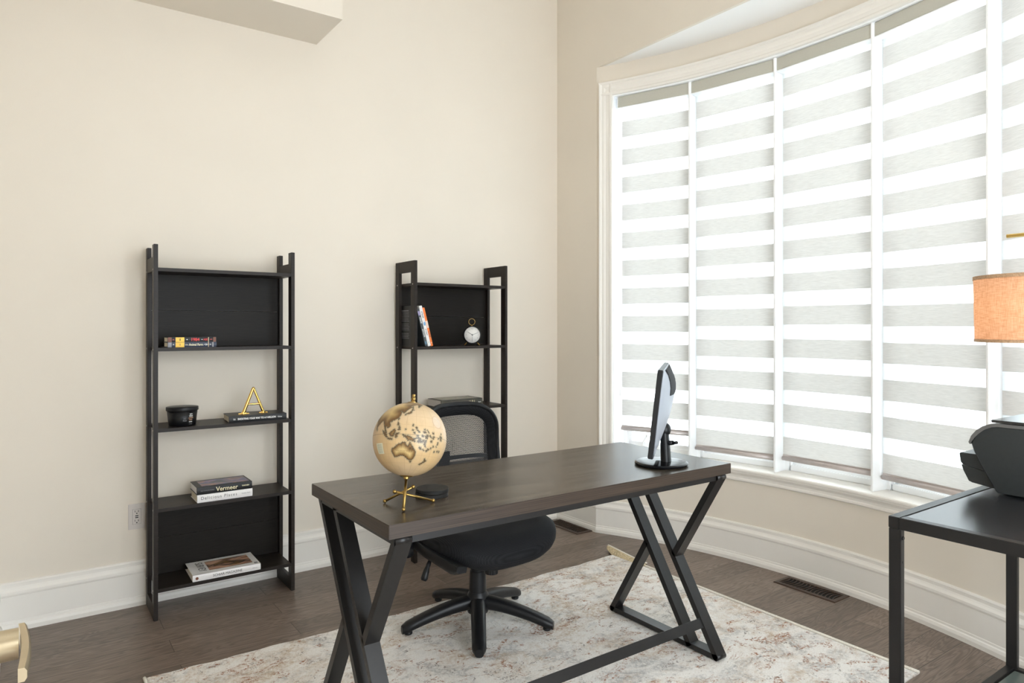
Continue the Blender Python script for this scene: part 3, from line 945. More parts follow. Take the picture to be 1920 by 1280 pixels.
# ================================================================ BOOKCASES
def bookcase(loc, flip, label):
    t = thing('bookcase', label, 'bookcase', loc, 0, 'espresso open ladder bookcases', world=False)
    D, Wd, Hh, th, pw = 0.236, 0.620, 1.657, 0.0175, 0.046
    def Z(a, b): return (Hh - b, Hh - a) if flip else (a, b)
    for x0 in (0.0, Wd - th):
        bm = bmesh.new()
        box(bm, x0, x0 + th, 0, pw, 0, Hh, 0.0012)
        box(bm, x0, x0 + th, D - pw, D, 0, Hh, 0.0012)
        for a, b in ((0.0, 0.062), (1.540, 1.603)):
            z0, z1 = Z(a, b)
            box(bm, x0 + 0.0005, x0 + th - 0.0005, pw - 0.001, D - pw + 0.001, z0, z1, 0.0005)
        obj('side_frame', bm, SHELFM, t, world=False)
    tops = [0.136, 0.490, 0.842, 1.200, 1.554] if not flip else [0.120, 0.477, 0.830, 1.183, 1.536]
    for z in tops:
        bm = bmesh.new()
        box(bm, th, Wd - th, 0.002, D - 0.006, z - 0.0155, z, 0.001)
        obj('shelf', bm, SHELFM, t, world=False)
    for a, b in ((0, 1), (3, 4)):
        bm = bmesh.new()
        z0, z1 = tops[a] + 0.0005, tops[b] - 0.016
        zm = (z0 + z1) / 2
        box(bm, th, Wd - th, D - 0.022, D - 0.018, z0, zm - 0.0006)
        box(bm, th, Wd - th, D - 0.022, D - 0.018, zm + 0.0006, z1)
        obj('back_panel', bm, PANELM, t, world=False)
    for z in tops:
        for y in (0.023, D - 0.023):
            for x, dx in ((-0.0008, 0.003), (Wd - th - 0.0008, 0.003)):
                if x > 0 and y > 0.1: continue
                bm = bmesh.new()
                cyl(bm, (x, y, z - 0.008), (x + dx, y, z - 0.008), 0.0036, None, 10)
                obj('screw', bm, SCREWM, t, world=False)
    return t
LB = (0.463, 3.364, 0); RB = (1.738, 3.364, 0)
bookcase(LB, False, 'taller-looking espresso open bookcase standing left, beside the wall outlet')
bookcase(RB, True, 'espresso open bookcase standing right, behind the office chair, with clock on it')

# ---- books lying flat: spine faces -y, x along spine
def flat_book(name, label, loc, rz, Lx, Dy, Tz, cover, pages=PAPER, group=None, c=0.0022, over=0.003):
    t = thing(name, label, 'book', loc, rz, group, world=False)
    bm = bmesh.new()
    box(bm, 0, Lx, 0, Dy, 0, c, 0.0006)
    box(bm, 0, Lx, 0, Dy, Tz - c, Tz, 0.0006)
    # rounded spine
    rows = []
    for x in (0, Lx):
        prof = []
        for k in range(7):
            a = PI * k / 6 - PI / 2
            prof.append((x, 0.003 - 0.004 * math.cos(a), Tz / 2 + (Tz / 2) * math.sin(a)))
        prof += [(x, 0.006, Tz), (x, 0.006, 0)]
        rows.append(prof)
    sweep(bm, rows)
    obj('cover', bm, cover, t, world=False)
    bm = bmesh.new()
    box(bm, over, Lx - over, 0.005, Dy - over, c, Tz - c)
    obj('pages', bm, pages, t, world=False)
    return t
def spine_text(t, s, size, x, z, mat, sx=1.0, bold=0.0, ax='CENTER', y=-0.0013, name='title'):
    return text(name, s, size, T(x, y, z) @ RX90, t, mat, ax, 0.0002, sx, bold)
def spine_patch(t, name, x0, x1, z0, z1, mat, y=-0.0016):
    bm = bmesh.new()
    box(bm, x0, x1, y, 0.003, z0, z1)
    return obj(name, bm, mat, t, world=False)

# 1984 over a blue one, shelf four of the left bookcase
b = flat_book('book', 'navy paperback with yellow spine block, lower of the two on the left bookcase', (0.522, 3.388, 1.2002), 0, 0.205, 0.112, 0.0230, NAVY, group='paperbacks on the left bookcase')
spine_patch(b, 'grey_end', 0.0005, 0.016, 0.0005, 0.0225, GREYI); spine_patch(b, 'yellow_block', 0.032, 0.068, 0.0005, 0.0225, YEL)
spine_patch(b, 'grey_band', 0.186, 0.192, 0.0005, 0.0225, GREYI); spine_patch(b, 'tan_band', 0.168, 0.1715, 0.0005, 0.0225, TANI)
spine_text(b, 'the', 0.009, 0.078, 0.0115, CREAMI); spine_text(b, 'Animal Farm', 0.0155, 0.117, 0.0115, CREAMI, 0.74, 0.0003)
spine_text(b, 'II', 0.014, 0.050, 0.0115, BROWNI, y=-0.0018); spine_text(b, '.-<(&>', 0.012, 0.158, 0.0115, WHI, 0.7)
spine_text(b, '*', 0.014, 0.0235, 0.0105, WHI); spine_text(b, 'M', 0.009, 0.178, 0.0115, WHI)
b = flat_book('book', 'black paperback titled 1984 in red, upper of the two on the left bookcase', (0.522, 3.387, 1.2234), 0, 0.205, 0.112, 0.0225, BLACKC, group='paperbacks on the left bookcase')
spine_patch(b, 'brown_end', 0.0005, 0.016, 0.0005, 0.022, BROWNI); spine_patch(b, 'yellow_block', 0.032, 0.068, 0.0005, 0.022, YEL)
spine_patch(b, 'brown_band', 0.190, 0.202, 0.0005, 0.022, BROWNI); spine_patch(b, 'tan_band', 0.168, 0.1715, 0.0005, 0.022, TANI)
spine_text(b, 'II', 0.014, 0.050, 0.011, BLKI, y=-0.0018, bold=0.0004)
spine_text(b, '1984', 0.0195, 0.113, 0.011, REDI, 0.95, 0.0005); spine_text(b, '•', 0.016, 0.079, 0.011, WHI); spine_text(b, '•', 0.016, 0.142, 0.011, WHI)
spine_text(b, 'AEE', 0.013, 0.157, 0.011, REDI, 0.9, 0.0003); spine_text(b, '•', 0.016, 0.023, 0.011, REDI); spine_text(b, 'M', 0.010, 0.181, 0.011, REDI)

# black tin (candle) with lid
t = thing('candle_tin', 'round black lidded candle tin on the left bookcase, copper lettering', 'candle', (0.592, 3.448, 0.8422))
bm = bmesh.new()
lathe(bm, [(0, 0.0), (0.054, 0.0), (0.0570, 0.0015), (0.0645, 0.072), (0.061, 0.072), (0.055, 0.004), (0, 0.004)], (0.592, 3.448, 0.8422), 48)
tin = obj('tin', bm, PLAST, t)
bm = bmesh.new()
lathe(bm, [(0.0650, 0.0685), (0.0675, 0.0685), (0.0682, 0.070), (0.0682, 0.083), (0.0675, 0.0845), (0.0, 0.0855), (0, 0.073), (0.0650, 0.073)], (0.592, 3.448, 0.8422), 48)
obj('lid', bm, PLAST, t)
COP = pm('copper_ink', (0.5, 0.3, 0.2), 0.4, metal=0.4)
for k, (s, z) in enumerate((('SOY', 0.054), ('WAX', 0.0455), ('AMBER', 0.037), ('OUD', 0.0285), ('oooo', 0.020), ('____', 0.013))):
    r = 0.0575 + 0.008 * z / 0.06 + 0.0006
    a = math.radians(-66)
    M = T(0.0, 0.0, z) @ Matrix.Rotation(a + PI / 2, 4, 'Z') @ T(0, -r, 0) @ RX90
    text('lettering', s, 0.0085, M, t, COP if k in (2, 3) else WHI, 'CENTER', 0.0008, 0.85)
M = T(0, 0, 0.034) @ Matrix.Rotation(math.radians(-90) + PI / 2, 4, 'Z') @ T(0, -0.0622, 0) @ RX90
text('lettering', 'FIG', 0.0085, M, t, GREYI, 'CENTER', 0.0008, 0.85)
M = T(0, 0, 0.025) @ Matrix.Rotation(math.radians(-90) + PI / 2, 4, 'Z') @ T(0, -0.0612, 0) @ RX90
text('lettering', 'PEAR', 0.0085, M, t, GREYI, 'CENTER', 0.0008, 0.85)

# black book with the golden A
b = flat_book('book', 'black hardcover lying under the gold letter A on the left bookcase', (0.781, 3.385, 0.8422), math.radians(-3.0), 0.264, 0.152, 0.0305, BLACKC)
spine_text(b, 'Ed. ', 0.010, 0.026, 0.0155, WHI, 0.9); spine_text(b, 'SHOOTING YOUR WAY TO A $-MILLION', 0.0118, 0.126, 0.0155, WHI, 0.80, 0.00035)
spine_text(b, 'Galen', 0.010, 0.232, 0.0155, WHI, 0.9)
t = thing('letter_ornament', 'polished gold letter A ornament standing on the black hardcover', 'ornament', (0.908, 3.447, 0.8730))
bm = bmesh.new()
ax, ay, az = 0.908, 3.447, 0.8730
cyl(bm, (ax - 0.046, ay, az + 0.006), (ax - 0.001, ay, az + 0.122), 0.0080, 0.0066, 16)
cyl(bm, (ax + 0.046, ay, az + 0.006), (ax + 0.001, ay, az + 0.122), 0.0066, 0.0056, 16)
sphere(bm, (ax, ay, az + 0.121), 0.0072, 14, 8)
cyl(bm, (ax - 0.032, ay, az + 0.045), (ax + 0.032, ay, az + 0.045), 0.0046, None, 14)
for sx, hw in ((-1, 0.025), (1, 0.020)):
    cx = ax + sx * 0.046
    n = 13; rows = []
    for k in range(n):
        u = -1 + 2 * k / (n - 1)
        hh = 0.0035 + 0.011 * math.exp(-(u * 3.0) ** 2)
        hy = 0.0045 + 0.004 * math.exp(-(u * 3.0) ** 2)
        x = cx + u * hw
        rows.append([(x, ay - hy, az), (x, ay - hy * 0.6, az + hh), (x, ay + hy * 0.6, az + hh), (x, ay + hy, az)])
    sweep(bm, rows, smooth=True)
obj('letter', bm, GOLD, t, auto=50)

# two art books
b = flat_book('book', 'white hardcover with dark grey spine title, beneath the black art book', (0.642, 3.376, 0.4902), math.radians(0), 0.243, 0.150, 0.0358, WHITEC)
text('title', 'Delicious Places', 0.0200, T(0.094, -0.0013, 0.0185) @ RX90, b, BLKI, 'CENTER', 0.0002, 0.92, -0.0001, 1.28); spine_text(b, 'Gestalten Berlin', 0.0075, 0.213, 0.0185, GREYI, 0.8)
b = flat_book('book', 'black art book with pale yellow spine title, on top of the white hardcover', (0.640, 3.375, 0.5262), 0, 0.243, 0.155, 0.0342, BLACKC, pages=WHITEC)
spine_text(b, 'Vermeer', 0.0285, 0.130, 0.0165, CREAMI, 0.93, 0.0003); spine_text(b, 'THE COMPLETE WORKS', 0.0060, 0.045, 0.0165, GREYI, 0.9)
spine_text(b, 'TASCHEN', 0.0075, 0.213, 0.0185, CREAMI, 1.0, 0.0003)
bm = bmesh.new(); box(bm, 0.025, 0.235, 0.020, 0.140, 0.0340, 0.0346)
obj('cover_picture', bm, ART1, b, world=False)

# big white magazine book
b = flat_book('book', 'large white magazine book with an orange-gold cover picture, bottom shelf left', (0.622, 3.371, 0.1362), math.radians(-1.0), 0.298, 0.196, 0.0290, WHITEC, c=0.0018, over=0.010)
spine_text(b, 'SCHIAR MAGAZINE', 0.0155, 0.150, 0.0135, BLKI, 0.95); spine_text(b, 'ANNUAL', 0.006, 0.272, 0.0135, GREYI, 0.95)
bm = bmesh.new(); cyl(bm, (0.018, -0.0018, 0.0135), (0.018, 0.002, 0.0135), 0.0065, None, 20)
obj('round_emblem', bm, BROWNI, b, world=False)
bm = bmesh.new(); box(bm, 0.078, 0.270, 0.036, 0.166, 0.0288, 0.0294)
obj('cover_picture', bm, ART2, b, world=False)
text('cover_title', 'SURVEY', 0.046, T(0.050, 0.105, 0.0293) @ Matrix.Rotation(-PI / 2, 4, 'Z'), b, BLKI, 'CENTER', 0.0002, 0.80, 0.0)
bm = bmesh.new(); box(bm, 0.274, 0.289, 0.014, 0.034, 0.0288, 0.0293)
obj('price_box', bm, GREYI, b, world=False)

# leaning books, right bookcase
def lean_book(label, xb, th, hgt, dep, cover, lean, z=1.1832, y=3.392):
    t = thing('book', label, 'book', (xb, y, z), 0, 'leaning books on the right bookcase', world=False)
    t.rotation_euler = (0, -lean, 0)
    c = 0.0015
    bm = bmesh.new()
    box(bm, 0, c, 0, dep, 0, hgt, 0.0005); box(bm, th - c, th, 0, dep, 0, hgt, 0.0005)
    box(bm, 0, th, -0.001, 0.003, 0, hgt, 0.0008)
    obj('cover', bm, cover, t, world=False)
    bm = bmesh.new(); box(bm, c, th - c, 0.003, dep - 0.003, 0.003, hgt - 0.003)
    obj('pages', bm, PAPER, t, world=False)
    return t
ln = math.radians(14.5)
def vspine(t, s, size, th, z, mat, sx=1.0, bold=0.0, name='title', dx=0.0):
    return text(name, s, size, T(th / 2 + dx, -0.0014, z) @ RX90 @ Matrix.Rotation(-PI / 2, 4, 'Z'), t, mat, 'CENTER', 0.0002, sx, bold)
db = lean_book('dark grey book leaning leftmost of three on the right bookcase, lilac patch on spine', 1.8185, 0.0165, 0.212, 0.150, DGREY, ln)
vspine(db, 'HORAE', 0.0105, 0.0165, 0.148, WHI, 1.0, 0.0003); vspine(db, 'SOTTOTS', 0.0105, 0.0165, 0.075, WHI, 1.0, 0.0003)
bm = bmesh.new(); box(bm, 0.002, 0.0145, -0.0015, 0.001, 0.176, 0.200)
obj('spine_patch', bm, pm('lilac_patch', (0.35, 0.30, 0.50), 0.5), db, world=False)
bm = bmesh.new(); box(bm, 0.003, 0.0135, -0.0015, 0.001, 0.010, 0.028)
obj('spine_patch', bm, pm('teal_patch', (0.10, 0.20, 0.28), 0.5), db, world=False)
bm = bmesh.new(); box(bm, 0, 0.0075, 0, 0.160, 0, 0.228, 0.001)
ub = thing('book', 'thin black upright book with white text lines, against the left frame of the right bookcase', 'book', (1.7572, 3.413, 1.1832), 0, None, world=False)
bk = obj('cover', bm, BLACKC, ub, world=False)
bm = bmesh.new()
random.seed(3)
for k in range(17):
    zz = 0.200 - 0.0085 * k - (0.006 if k > 7 else 0) - (0.012 if k > 12 else 0)
    wv = 0.045 + 0.012 * random.random()
    box(bm, -0.0004, 0.0002, 0.108 - wv, 0.108 + wv, zz - (0.0022 if k == 0 else 0.0010), zz + (0.0022 if k == 0 else 0.0010))
obj('printed_lines', bm, GREYI, ub, world=False)
wb = lean_book('white book leaning in the middle of three on the right bookcase', 1.8360, 0.0185, 0.230, 0.152, WHITEC, ln)
vspine(wb, 'ATELIER', 0.0115, 0.0185, 0.180, BLKI, 0.95, 0.0002); vspine(wb, 'STUDIO', 0.0105, 0.0185, 0.080, BLKI, 1.0, 0.0002); vspine(wb, 'A', 0.012, 0.0185, 0.022, TANI)
bm = bmesh.new(); lathe(bm, [(0, -0.001), (0.006, -0.0005), (0.006, 0.001), (0, 0.001)], (0, 0, 0), 16, M=Matrix.Translation((0.010, -0.001, 0.128)) @ Matrix.Rotation(PI / 2, 4, 'X') @ Matrix.Diagonal((1, 1.9, 1, 1)))
obj('blue_emblem', bm, BLUEI, wb, world=False)
ob = lean_book('orange book leaning rightmost of three on the right bookcase', 1.8555, 0.0130, 0.221, 0.150, ORANGE, ln)
bm = bmesh.new(); box(bm, 0.0005, 0.0125, -0.0015, 0.001, 0.105, 0.145)
obj('spine_patch', bm, pm('pale_patch', (0.75, 0.55, 0.45), 0.5), ob, world=False)
vspine(ob, 'NUDGE', 0.010, 0.0130, 0.070, BROWNI, 1.0, 0.0003); vspine(ob, 'll', 0.010, 0.0130, 0.020, WHI)

# alarm clock
ck = thing('alarm_clock', 'round black and brass alarm clock on the right bookcase, hands at ten past ten', 'clock', (2.135, 3.41, 1.1832), math.radians(-23), world=False)
R90 = Matrix.Rotation(PI / 2, 4, 'X')
cz = 0.0625
bm = bmesh.new()
lathe(bm, [(0, -0.022), (0.046, -0.022), (0.0515, -0.016), (0.0515, 0.016), (0.0500, 0.0185), (0.0470, 0.0185), (0.0470, 0.014), (0, 0.014)], (0, 0, cz), 48, M=R90)
obj('case', bm, GLOSSB, ck, world=False)
bm = bmesh.new()
lathe(bm, [(0, 0.0141), (0.0468, 0.0141), (0.0468, 0.0150), (0, 0.0150)], (0, 0, cz), 48, M=R90)
face = obj('dial', bm, CLOCKF, ck, world=False)
for k in range(12):
    a = PI / 2 - k * PI / 6
    text('numeral', str(12 if k == 0 else k), 0.0085 if k else 0.012, T(0.0355 * math.cos(a), -0.0152, cz + 0.0355 * math.sin(a)) @ RX90, face, GREYI, 'CENTER', 0.0002)
def hand(a, L, wd, name):
    bm = bmesh.new()
    M = T(0, -0.0158, cz) @ Matrix.Rotation(-a, 4, 'Y')
    box(bm, -wd / 2, wd / 2, -0.0006, 0.0003, -0.006, L, 0, 0, M)
    return obj(name, bm, BLKI, ck, world=False)
hand(math.radians(57), 0.030, 0.0022, 'hour_hand'); hand(math.radians(-70), 0.036, 0.0017, 'minute_hand'); hand(math.radians(180), 0.034, 0.0009, 'second_hand')
bm = bmesh.new(); cyl(bm, (0, -0.0168, cz), (0, -0.015, cz), 0.003, None, 16)
obj('hub', bm, BLKI, ck, world=False)
for s in (1, -1):
    bm = bmesh.new()
    cyl(bm, (s * 0.029, -0.004, 0.020), (s * 0.043, -0.006, 0.0035), 0.0032, 0.0026, 12)
    sphere(bm, (s * 0.043, -0.006, 0.0036), 0.0034, 10, 6)
    obj('foot', bm, BRASS, ck, world=False)
bm = bmesh.new()
cyl(bm, (0, 0, cz + 0.049), (0, 0, cz + 0.057), 0.005, 0.0032, 14)
pts = [(0.0185 * math.sin(2 * PI * k / 32), 0, cz + 0.076 - 0.0185 * math.cos(2 * PI * k / 32)) for k in range(33)]
tube(bm, pts, 0.0017, 8)
obj('ring_handle', bm, BRASS, ck, world=False)

# thick book behind the chair
b = flat_book('book', 'thick olive-black hardcover lying on the right bookcase above the chair back', (1.930, 3.408, 0.8302), math.radians(0.5), 0.278, 0.158, 0.0430, pm('olive_black_cover', (0.05, 0.045, 0.03), 0.5, var=0.3), pages=pm('pale_pages', (0.75, 0.70, 0.66), 0.8, var=0.1, scale=60, stretch=(1, 1, 20)))
spine_text(b, 'Tut-ankh-amun', 0.017, 0.065, 0.0215, WHI, 0.72, 0.0004); spine_text(b, 'I I B I', 0.030, 0.205, 0.0215, CREAMI, 0.62, 0.0004); spine_text(b, 'Rizzoli', 0.009, 0.258, 0.0215, WHI, 0.8)
bm = bmesh.new(); box(bm, 0.02, 0.26, 0.018, 0.145, 0.0428, 0.0434)
obj('cover_picture', bm, ART3, b, world=False)

# ================================================================ DESK
DX0, DX1, DY0, DY1, DZ = 0.790, 2.232, 1.676, 2.278, 0.765
t = thing('desk', 'large dark grey-brown wood desk on black angular metal legs in mid room', 'desk', ((DX0 + DX1) / 2, (DY0 + DY1) / 2, 0))
bm = bmesh.new(); box(bm, DX0, DX1, DY0, DY1, DZ - 0.039, DZ, 0.0012)
bm.normal_update()
for f in bm.faces:
    if abs(f.normal.z) < 0.6: f.material_index = 1
obj('desktop', bm, [DESKW, DESKE], t)
bm = bmesh.new()
zt = DZ - 0.0392
box(bm, DX0 + 0.02, DX1 - 0.02, DY0 + 0.012, DY0 + 0.034, zt - 0.022, zt, 0.001)
box(bm, DX0 + 0.02, DX1 - 0.02, DY1 - 0.034, DY1 - 0.012, zt - 0.022, zt, 0.001)
obj('apron', bm, METALB, t)
def seg_bar(bm, p, q, wd, x0, x1, ext=0.0):
    """bar in the YZ plane from p to q (centre line), width wd, spanning x0..x1"""
    p = Vector((0, p[0], p[1])); q = Vector((0, q[0], q[1]))
    d = (q - p).normalized(); n = Vector((0, -d.z, d.y)) * (wd / 2)
    p = p - d * ext; q = q + d * ext
    pts = [p + n, q + n, q - n, p - n]
    A = [bm.verts.new((x0, v.y, v.z)) for v in pts]; B = [bm.verts.new((x1, v.y, v.z)) for v in pts]
    for i in range(4):
        j = (i + 1) % 4
        bm.faces.new((A[i], A[j], B[j], B[i]))
    bm.faces.new(A); bm.faces.new(list(reversed(B)))
def leg_frame(x0, x1):
    bm = bmesh.new()
    w_ = 0.024; r = w_ / 2
    zT, zB = zt - 0.011, 0.0255
    yF, yB = 1.692, 2.262
    ya = 1.822; yb_ = yB - (ya - yF)     # bottoms / tops of the inner parallel pair
    seg_bar(bm, (yF, zT), (yB, zT), 0.022, x0, x1, 0.006)
    seg_bar(bm, (yF, zB), (yB, zB), 0.020, x0, x1, 0.006)
    seg_bar(bm, (yB, zT), (ya, zB), w_, x0, x1, 0.004)
    seg_bar(bm, (yb_, zT), (yF, zB), w_, x0, x1, 0.004)
    # front top short bar meets bar B; back bottom short bar meets bar A
    def lerp(p, q, s): return (p[0] + (q[0] - p[0]) * s, p[1] + (q[1] - p[1]) * s)
    B1 = lerp((yb_, zT), (yF, zB), 0.515); A1 = lerp((yB, zT), (ya, zB), 0.485)
    seg_bar(bm, (yF, zT), (B1[0] - 0.004, B1[1] + 0.004), w_, x0, x1, 0.003)
    seg_bar(bm, (yB, zB), (A1[0] + 0.004, A1[1] - 0.004), w_, x0, x1, 0.003)
    for (y, z) in ((yF, zT), (yB, zT), (yF, zB), (yB, zB)):
        cyl(bm, (x0, y, z), (x1, y, z), 0.0125, None, 16)
    for y in (yF + 0.01, yB - 0.01):
        cyl(bm, ((x0 + x1) / 2, y, zB - 0.004), ((x0 + x1) / 2, y, 0.0115), 0.011, None, 14)
    obj('leg_frame', bm, METALB, t)
leg_frame(0.812, 0.862)
leg_frame(2.158, 2.208)
bm = bmesh.new()
M = T(0, 1.765, 0.132) @ Matrix.Rotation(math.radians(-31), 4, 'X')
box(bm, 0.862, 2.160, -0.012, 0.008, -0.018, 0.018, 0.001, 0, M)
obj('stretcher', bm, METALB, t)
for x, y in ((2.170, DY0 + 0.012), (0.845, DY0 + 0.012)):
    bm = bmesh.new(); cyl(bm, (x, y + 0.001, zt - 0.011), (x, y - 0.002, zt - 0.011), 0.005, None, 12)
    obj('screw', bm, SCREWM, t)
bm = bmesh.new(); cyl(bm, (0.811, DY0 + 0.022, zt - 0.011), (0.8135, DY0 + 0.022, zt - 0.011), 0.0045, None, 12)
obj('screw_hole', bm, DARK, t)

# coasters
for k in range(2):
    bm = bmesh.new()
    z = DZ + 0.0003 + k * 0.0125
    cx, cy = 1.040 + 0.002 * k, 1.897 + 0.001 * k
    lathe(bm, [(0, 0), (0.050, 0), (0.0515, 0.001), (0.0515, 0.0105), (0.050, 0.0118), (0, 0.0118)], (cx, cy, z), 44)
    o = obj('coaster', bm, COAST, auto=40)
    tag(o, ['round dark slate coaster, lower of the two stacked behind the globe', 'round dark slate coaster, upper of the two stacked behind the globe'][k], 'coaster', 'coasters stacked on the desk')

# ================================================================ GLOBE
import numpy as np
GC = Vector((0.941, 1.852, 0.957)); GR = 0.1095
vv = (GC - Vector((0, 0, CAM_H))).normalized()
nN = Vector((0.208, 0.207, 0.955)).normalized()
cF = (-vv - nN * (-vv).dot(nN)).normalized(); eE = nN.cross(cF)
LON0 = 142.0
def gpt(lat, lon, r):
    la = math.radians(lat); dl = math.radians(lon - LON0)
    return GC + (cF * math.cos(dl) + eE * math.sin(dl)) * (r * math.cos(la)) + nN * (r * math.sin(la))
LAND = {
 'asia': [(22, 60), (25, 57), (25, 67), (20, 73), (8, 77), (13, 80), (20, 87), (22, 91), (16, 95), (10, 98.5), (2, 102), (2, 104), (7, 101), (13, 100), (9, 105), (12, 109), (18, 106), (21, 109), (22, 114), (26, 120), (31, 122), (37, 122), (39, 118), (40, 121), (35, 127), (38, 129), (43, 132), (50, 140), (54, 137), (59, 150), (62, 160), (52, 157), (57, 163), (60, 170), (65, 178), (69, 175), (71, 150), (73, 120), (76, 105), (68, 70), (55, 45), (40, 50), (30, 49)],
 'australia': [(-11, 142.5), (-15, 145), (-20, 149), (-25, 153), (-32, 152.5), (-37.5, 150), (-39, 146), (-38, 141), (-35, 138), (-32, 133), (-32, 128), (-34, 123), (-35, 117), (-32, 115.5), (-26, 113), (-22, 114), (-20, 119), (-17, 122), (-14, 127), (-15, 129), (-12, 131), (-12, 136), (-15, 136), (-17.5, 140), (-14, 141.5)],
 'newguinea': [(-0.5, 131), (-2.5, 135), (-2, 139), (-4, 144), (-6.5, 147.5), (-10, 150.5), (-9, 146), (-8, 143), (-9, 139), (-5, 137), (-3.5, 133)],
 'borneo': [(7, 117), (5, 119), (1, 118), (-3.5, 116), (-3, 111), (1, 109), (3, 112)],
 'sumatra': [(5.5, 95.5), (3, 99), (0, 103.5), (-5.5, 106), (-4, 103), (0, 99)],
 'java': [(-6, 105.5), (-6.5, 110), (-7.2, 114.5), (-8.5, 114.5), (-7.8, 108.5)],
 'sulawesi': [(1, 121), (1.5, 125), (0, 123), (-1, 121.5), (-3.5, 122.5), (-5.5, 121), (-4.5, 119.5), (-1, 119.5)],
 'luzon': [(18.5, 121), (14, 123.5), (13.5, 121)], 'mindanao': [(9.5, 125.5), (6, 126), (6.5, 122.5)], 'visayas': [(12, 124.5), (10, 125), (10, 123)],
 'honshu': [(41, 141), (36, 140.5), (34, 136), (34, 131), (37, 137)], 'hokkaido': [(45, 142), (43, 145), (42, 141)], 'kyushu': [(33.5, 131.5), (31, 131), (32, 130)],
 'sakhalin': [(54, 143), (46, 143.5), (50, 142)],
 'taiwan': [(25, 121.5), (22, 121), (23, 120)], 'hainan': [(20, 110.5), (18.5, 109.5), (19.5, 108.8)],
 'srilanka': [(9.5, 80), (6, 81), (7, 79.8)],
 'tasmania': [(-41, 145), (-41, 148), (-43.5, 147)],
 'nznorth': [(-34.5, 173), (-37.5, 176), (-38, 178.5), (-41.5, 175.5), (-39, 174)], 'nzsouth': [(-40.5, 173), (-42, 174), (-46.5, 169), (-45.5, 166.5), (-43, 170)],
 'solomon': [(-5, 154.5), (-8, 159), (-10.5, 162), (-9, 159), (-6.5, 155)], 'newbritain': [(-4.2, 152), (-5.5, 151), (-6, 148.5), (-5.5, 150)],
 'caledonia': [(-20, 164), (-22, 167), (-21.5, 165)], 'vanuatu': [(-14, 166.5), (-17, 168.5), (-16, 167)], 'fiji': [(-16.5, 179), (-18.5, 178.5), (-17.5, 177)],
 'samoa': [(-13.5, 187.5), (-14.2, 189.5), (-13.2, 188.5)], 'marshall': [(9, 168), (5, 171), (8, 169)], 'gilbert': [(2, 173), (-2, 176), (0, 173.5)],
 'caroline': [(7.5, 151), (6.5, 153), (8, 152.5)], 'palau': [(8, 134), (6.5, 134.5), (7.5, 135)], 'mariana': [(16, 145.3), (13, 144.6), (14, 145.8)],
 'kamch': [(61, 163), (51, 157), (55, 162)],
}
random.seed(11)
for k in range(46):
    la = random.choice([random.uniform(-23, 12), random.uniform(-10, 9)]); lo = random.uniform(143, 200)
    s = random.uniform(0.6, 1.3)
    LAND['isle%d' % k] = [(la + s, lo - s), (la + s * 0.6, lo + s), (la - s, lo + s * 0.7), (la - s * 0.5, lo - s)]
nlo, nla = 640, 360
lon = np.linspace(LON0 - 180, LON0 + 180, nlo, endpoint=False)
lat = np.linspace(-90, 90, nla + 1)
LO, LA = np.meshgrid(lon, lat)
rs = np.random.RandomState(4)
jl = LA + 0.45 * np.sin(LO * 1.9 + 1.3 * np.sin(LA * 1.1)) + 0.35 * np.sin(LO * 4.3 - LA * 2.2)
jo = LO + 0.45 * np.sin(LA * 2.3 + 1.1 * np.sin(LO * 0.9)) + 0.35 * np.sin(LA * 5.1 + LO * 1.7)
inside = np.zeros(LO.shape, bool); dist = np.full(LO.shape, 99.0)
coslat = np.cos(np.radians(LA)).clip(0.2)
for nm, poly in LAND.items():
    P = poly; n = len(P); ins = np.zeros(LO.shape, bool)
    for i in range(n):
        y1, x1 = P[i]; y2, x2 = P[(i + 1) % n]
        if y1 != y2:
            c = ((y1 > jl) != (y2 > jl)) & (jo < (x2 - x1) * (jl - y1) / (y2 - y1) + x1)
            ins ^= c
        dx, dy = x2 - x1, y2 - y1; L2 = dx * dx + dy * dy + 1e-9
        tt = (((jo - x1) * dx + (jl - y1) * dy) / L2).clip(0, 1)
        dd = np.hypot((jo - x1 - tt * dx) * coslat, jl - y1 - tt * dy)
        dist = np.minimum(dist, dd)
    inside |= ins
sd = np.where(inside, dist, -dist)
# printed colours of an antique globe
sea = np.array([0.53, 0.36, 0.18]); sea2 = np.array([0.56, 0.41, 0.25]); land = np.array([0.54, 0.38, 0.16]); brown = np.array([0.11, 0.045, 0.006]); dk = np.array([0.03, 0.022, 0.01]); shore = np.array([0.22, 0.22, 0.15])
mixv = (0.5 + 0.5 * np.sin(np.radians(LA * 3 + 40 * np.sin(np.radians(LO * 2)))))[..., None]
colr = sea * (1 - mixv) + sea2 * mixv
def blend(c, tgt, a): return c * (1 - a[..., None]) + tgt * a[..., None]
hatch = (np.abs(((LA * 1.25) % 1.0) - 0.5) < 0.2).astype(float)
colr = blend(colr, shore, np.clip((sd + 2.6) / 1.6, 0, 1) * (sd < 0) * (0.35 + 0.4 * hatch))
south = (sd >= 0)
colr = np.where(south[..., None], land, colr)
bw = np.where(LA > 12, 15.0, 7.0)
colr = blend(colr, brown, np.clip(1.25 - 1.25 * sd / bw, 0, 1) * south * 0.92)
colr = blend(colr, dk, ((sd > -0.8) & (sd < 0.5)).astype(float) * 0.75)
for stp, amt, wd in ((15.0, 0.33, 0.30),):
    gl = (np.abs((LA + stp / 2) % stp - stp / 2) < wd) | (np.abs((LO + stp / 2) % stp - stp / 2) * coslat < wd)
    colr = blend(colr, np.array([0.30, 0.2, 0.1]), gl * amt * (sd < 0))
colr = blend(colr, dk, (np.abs(LA) < 0.42) * 0.7)
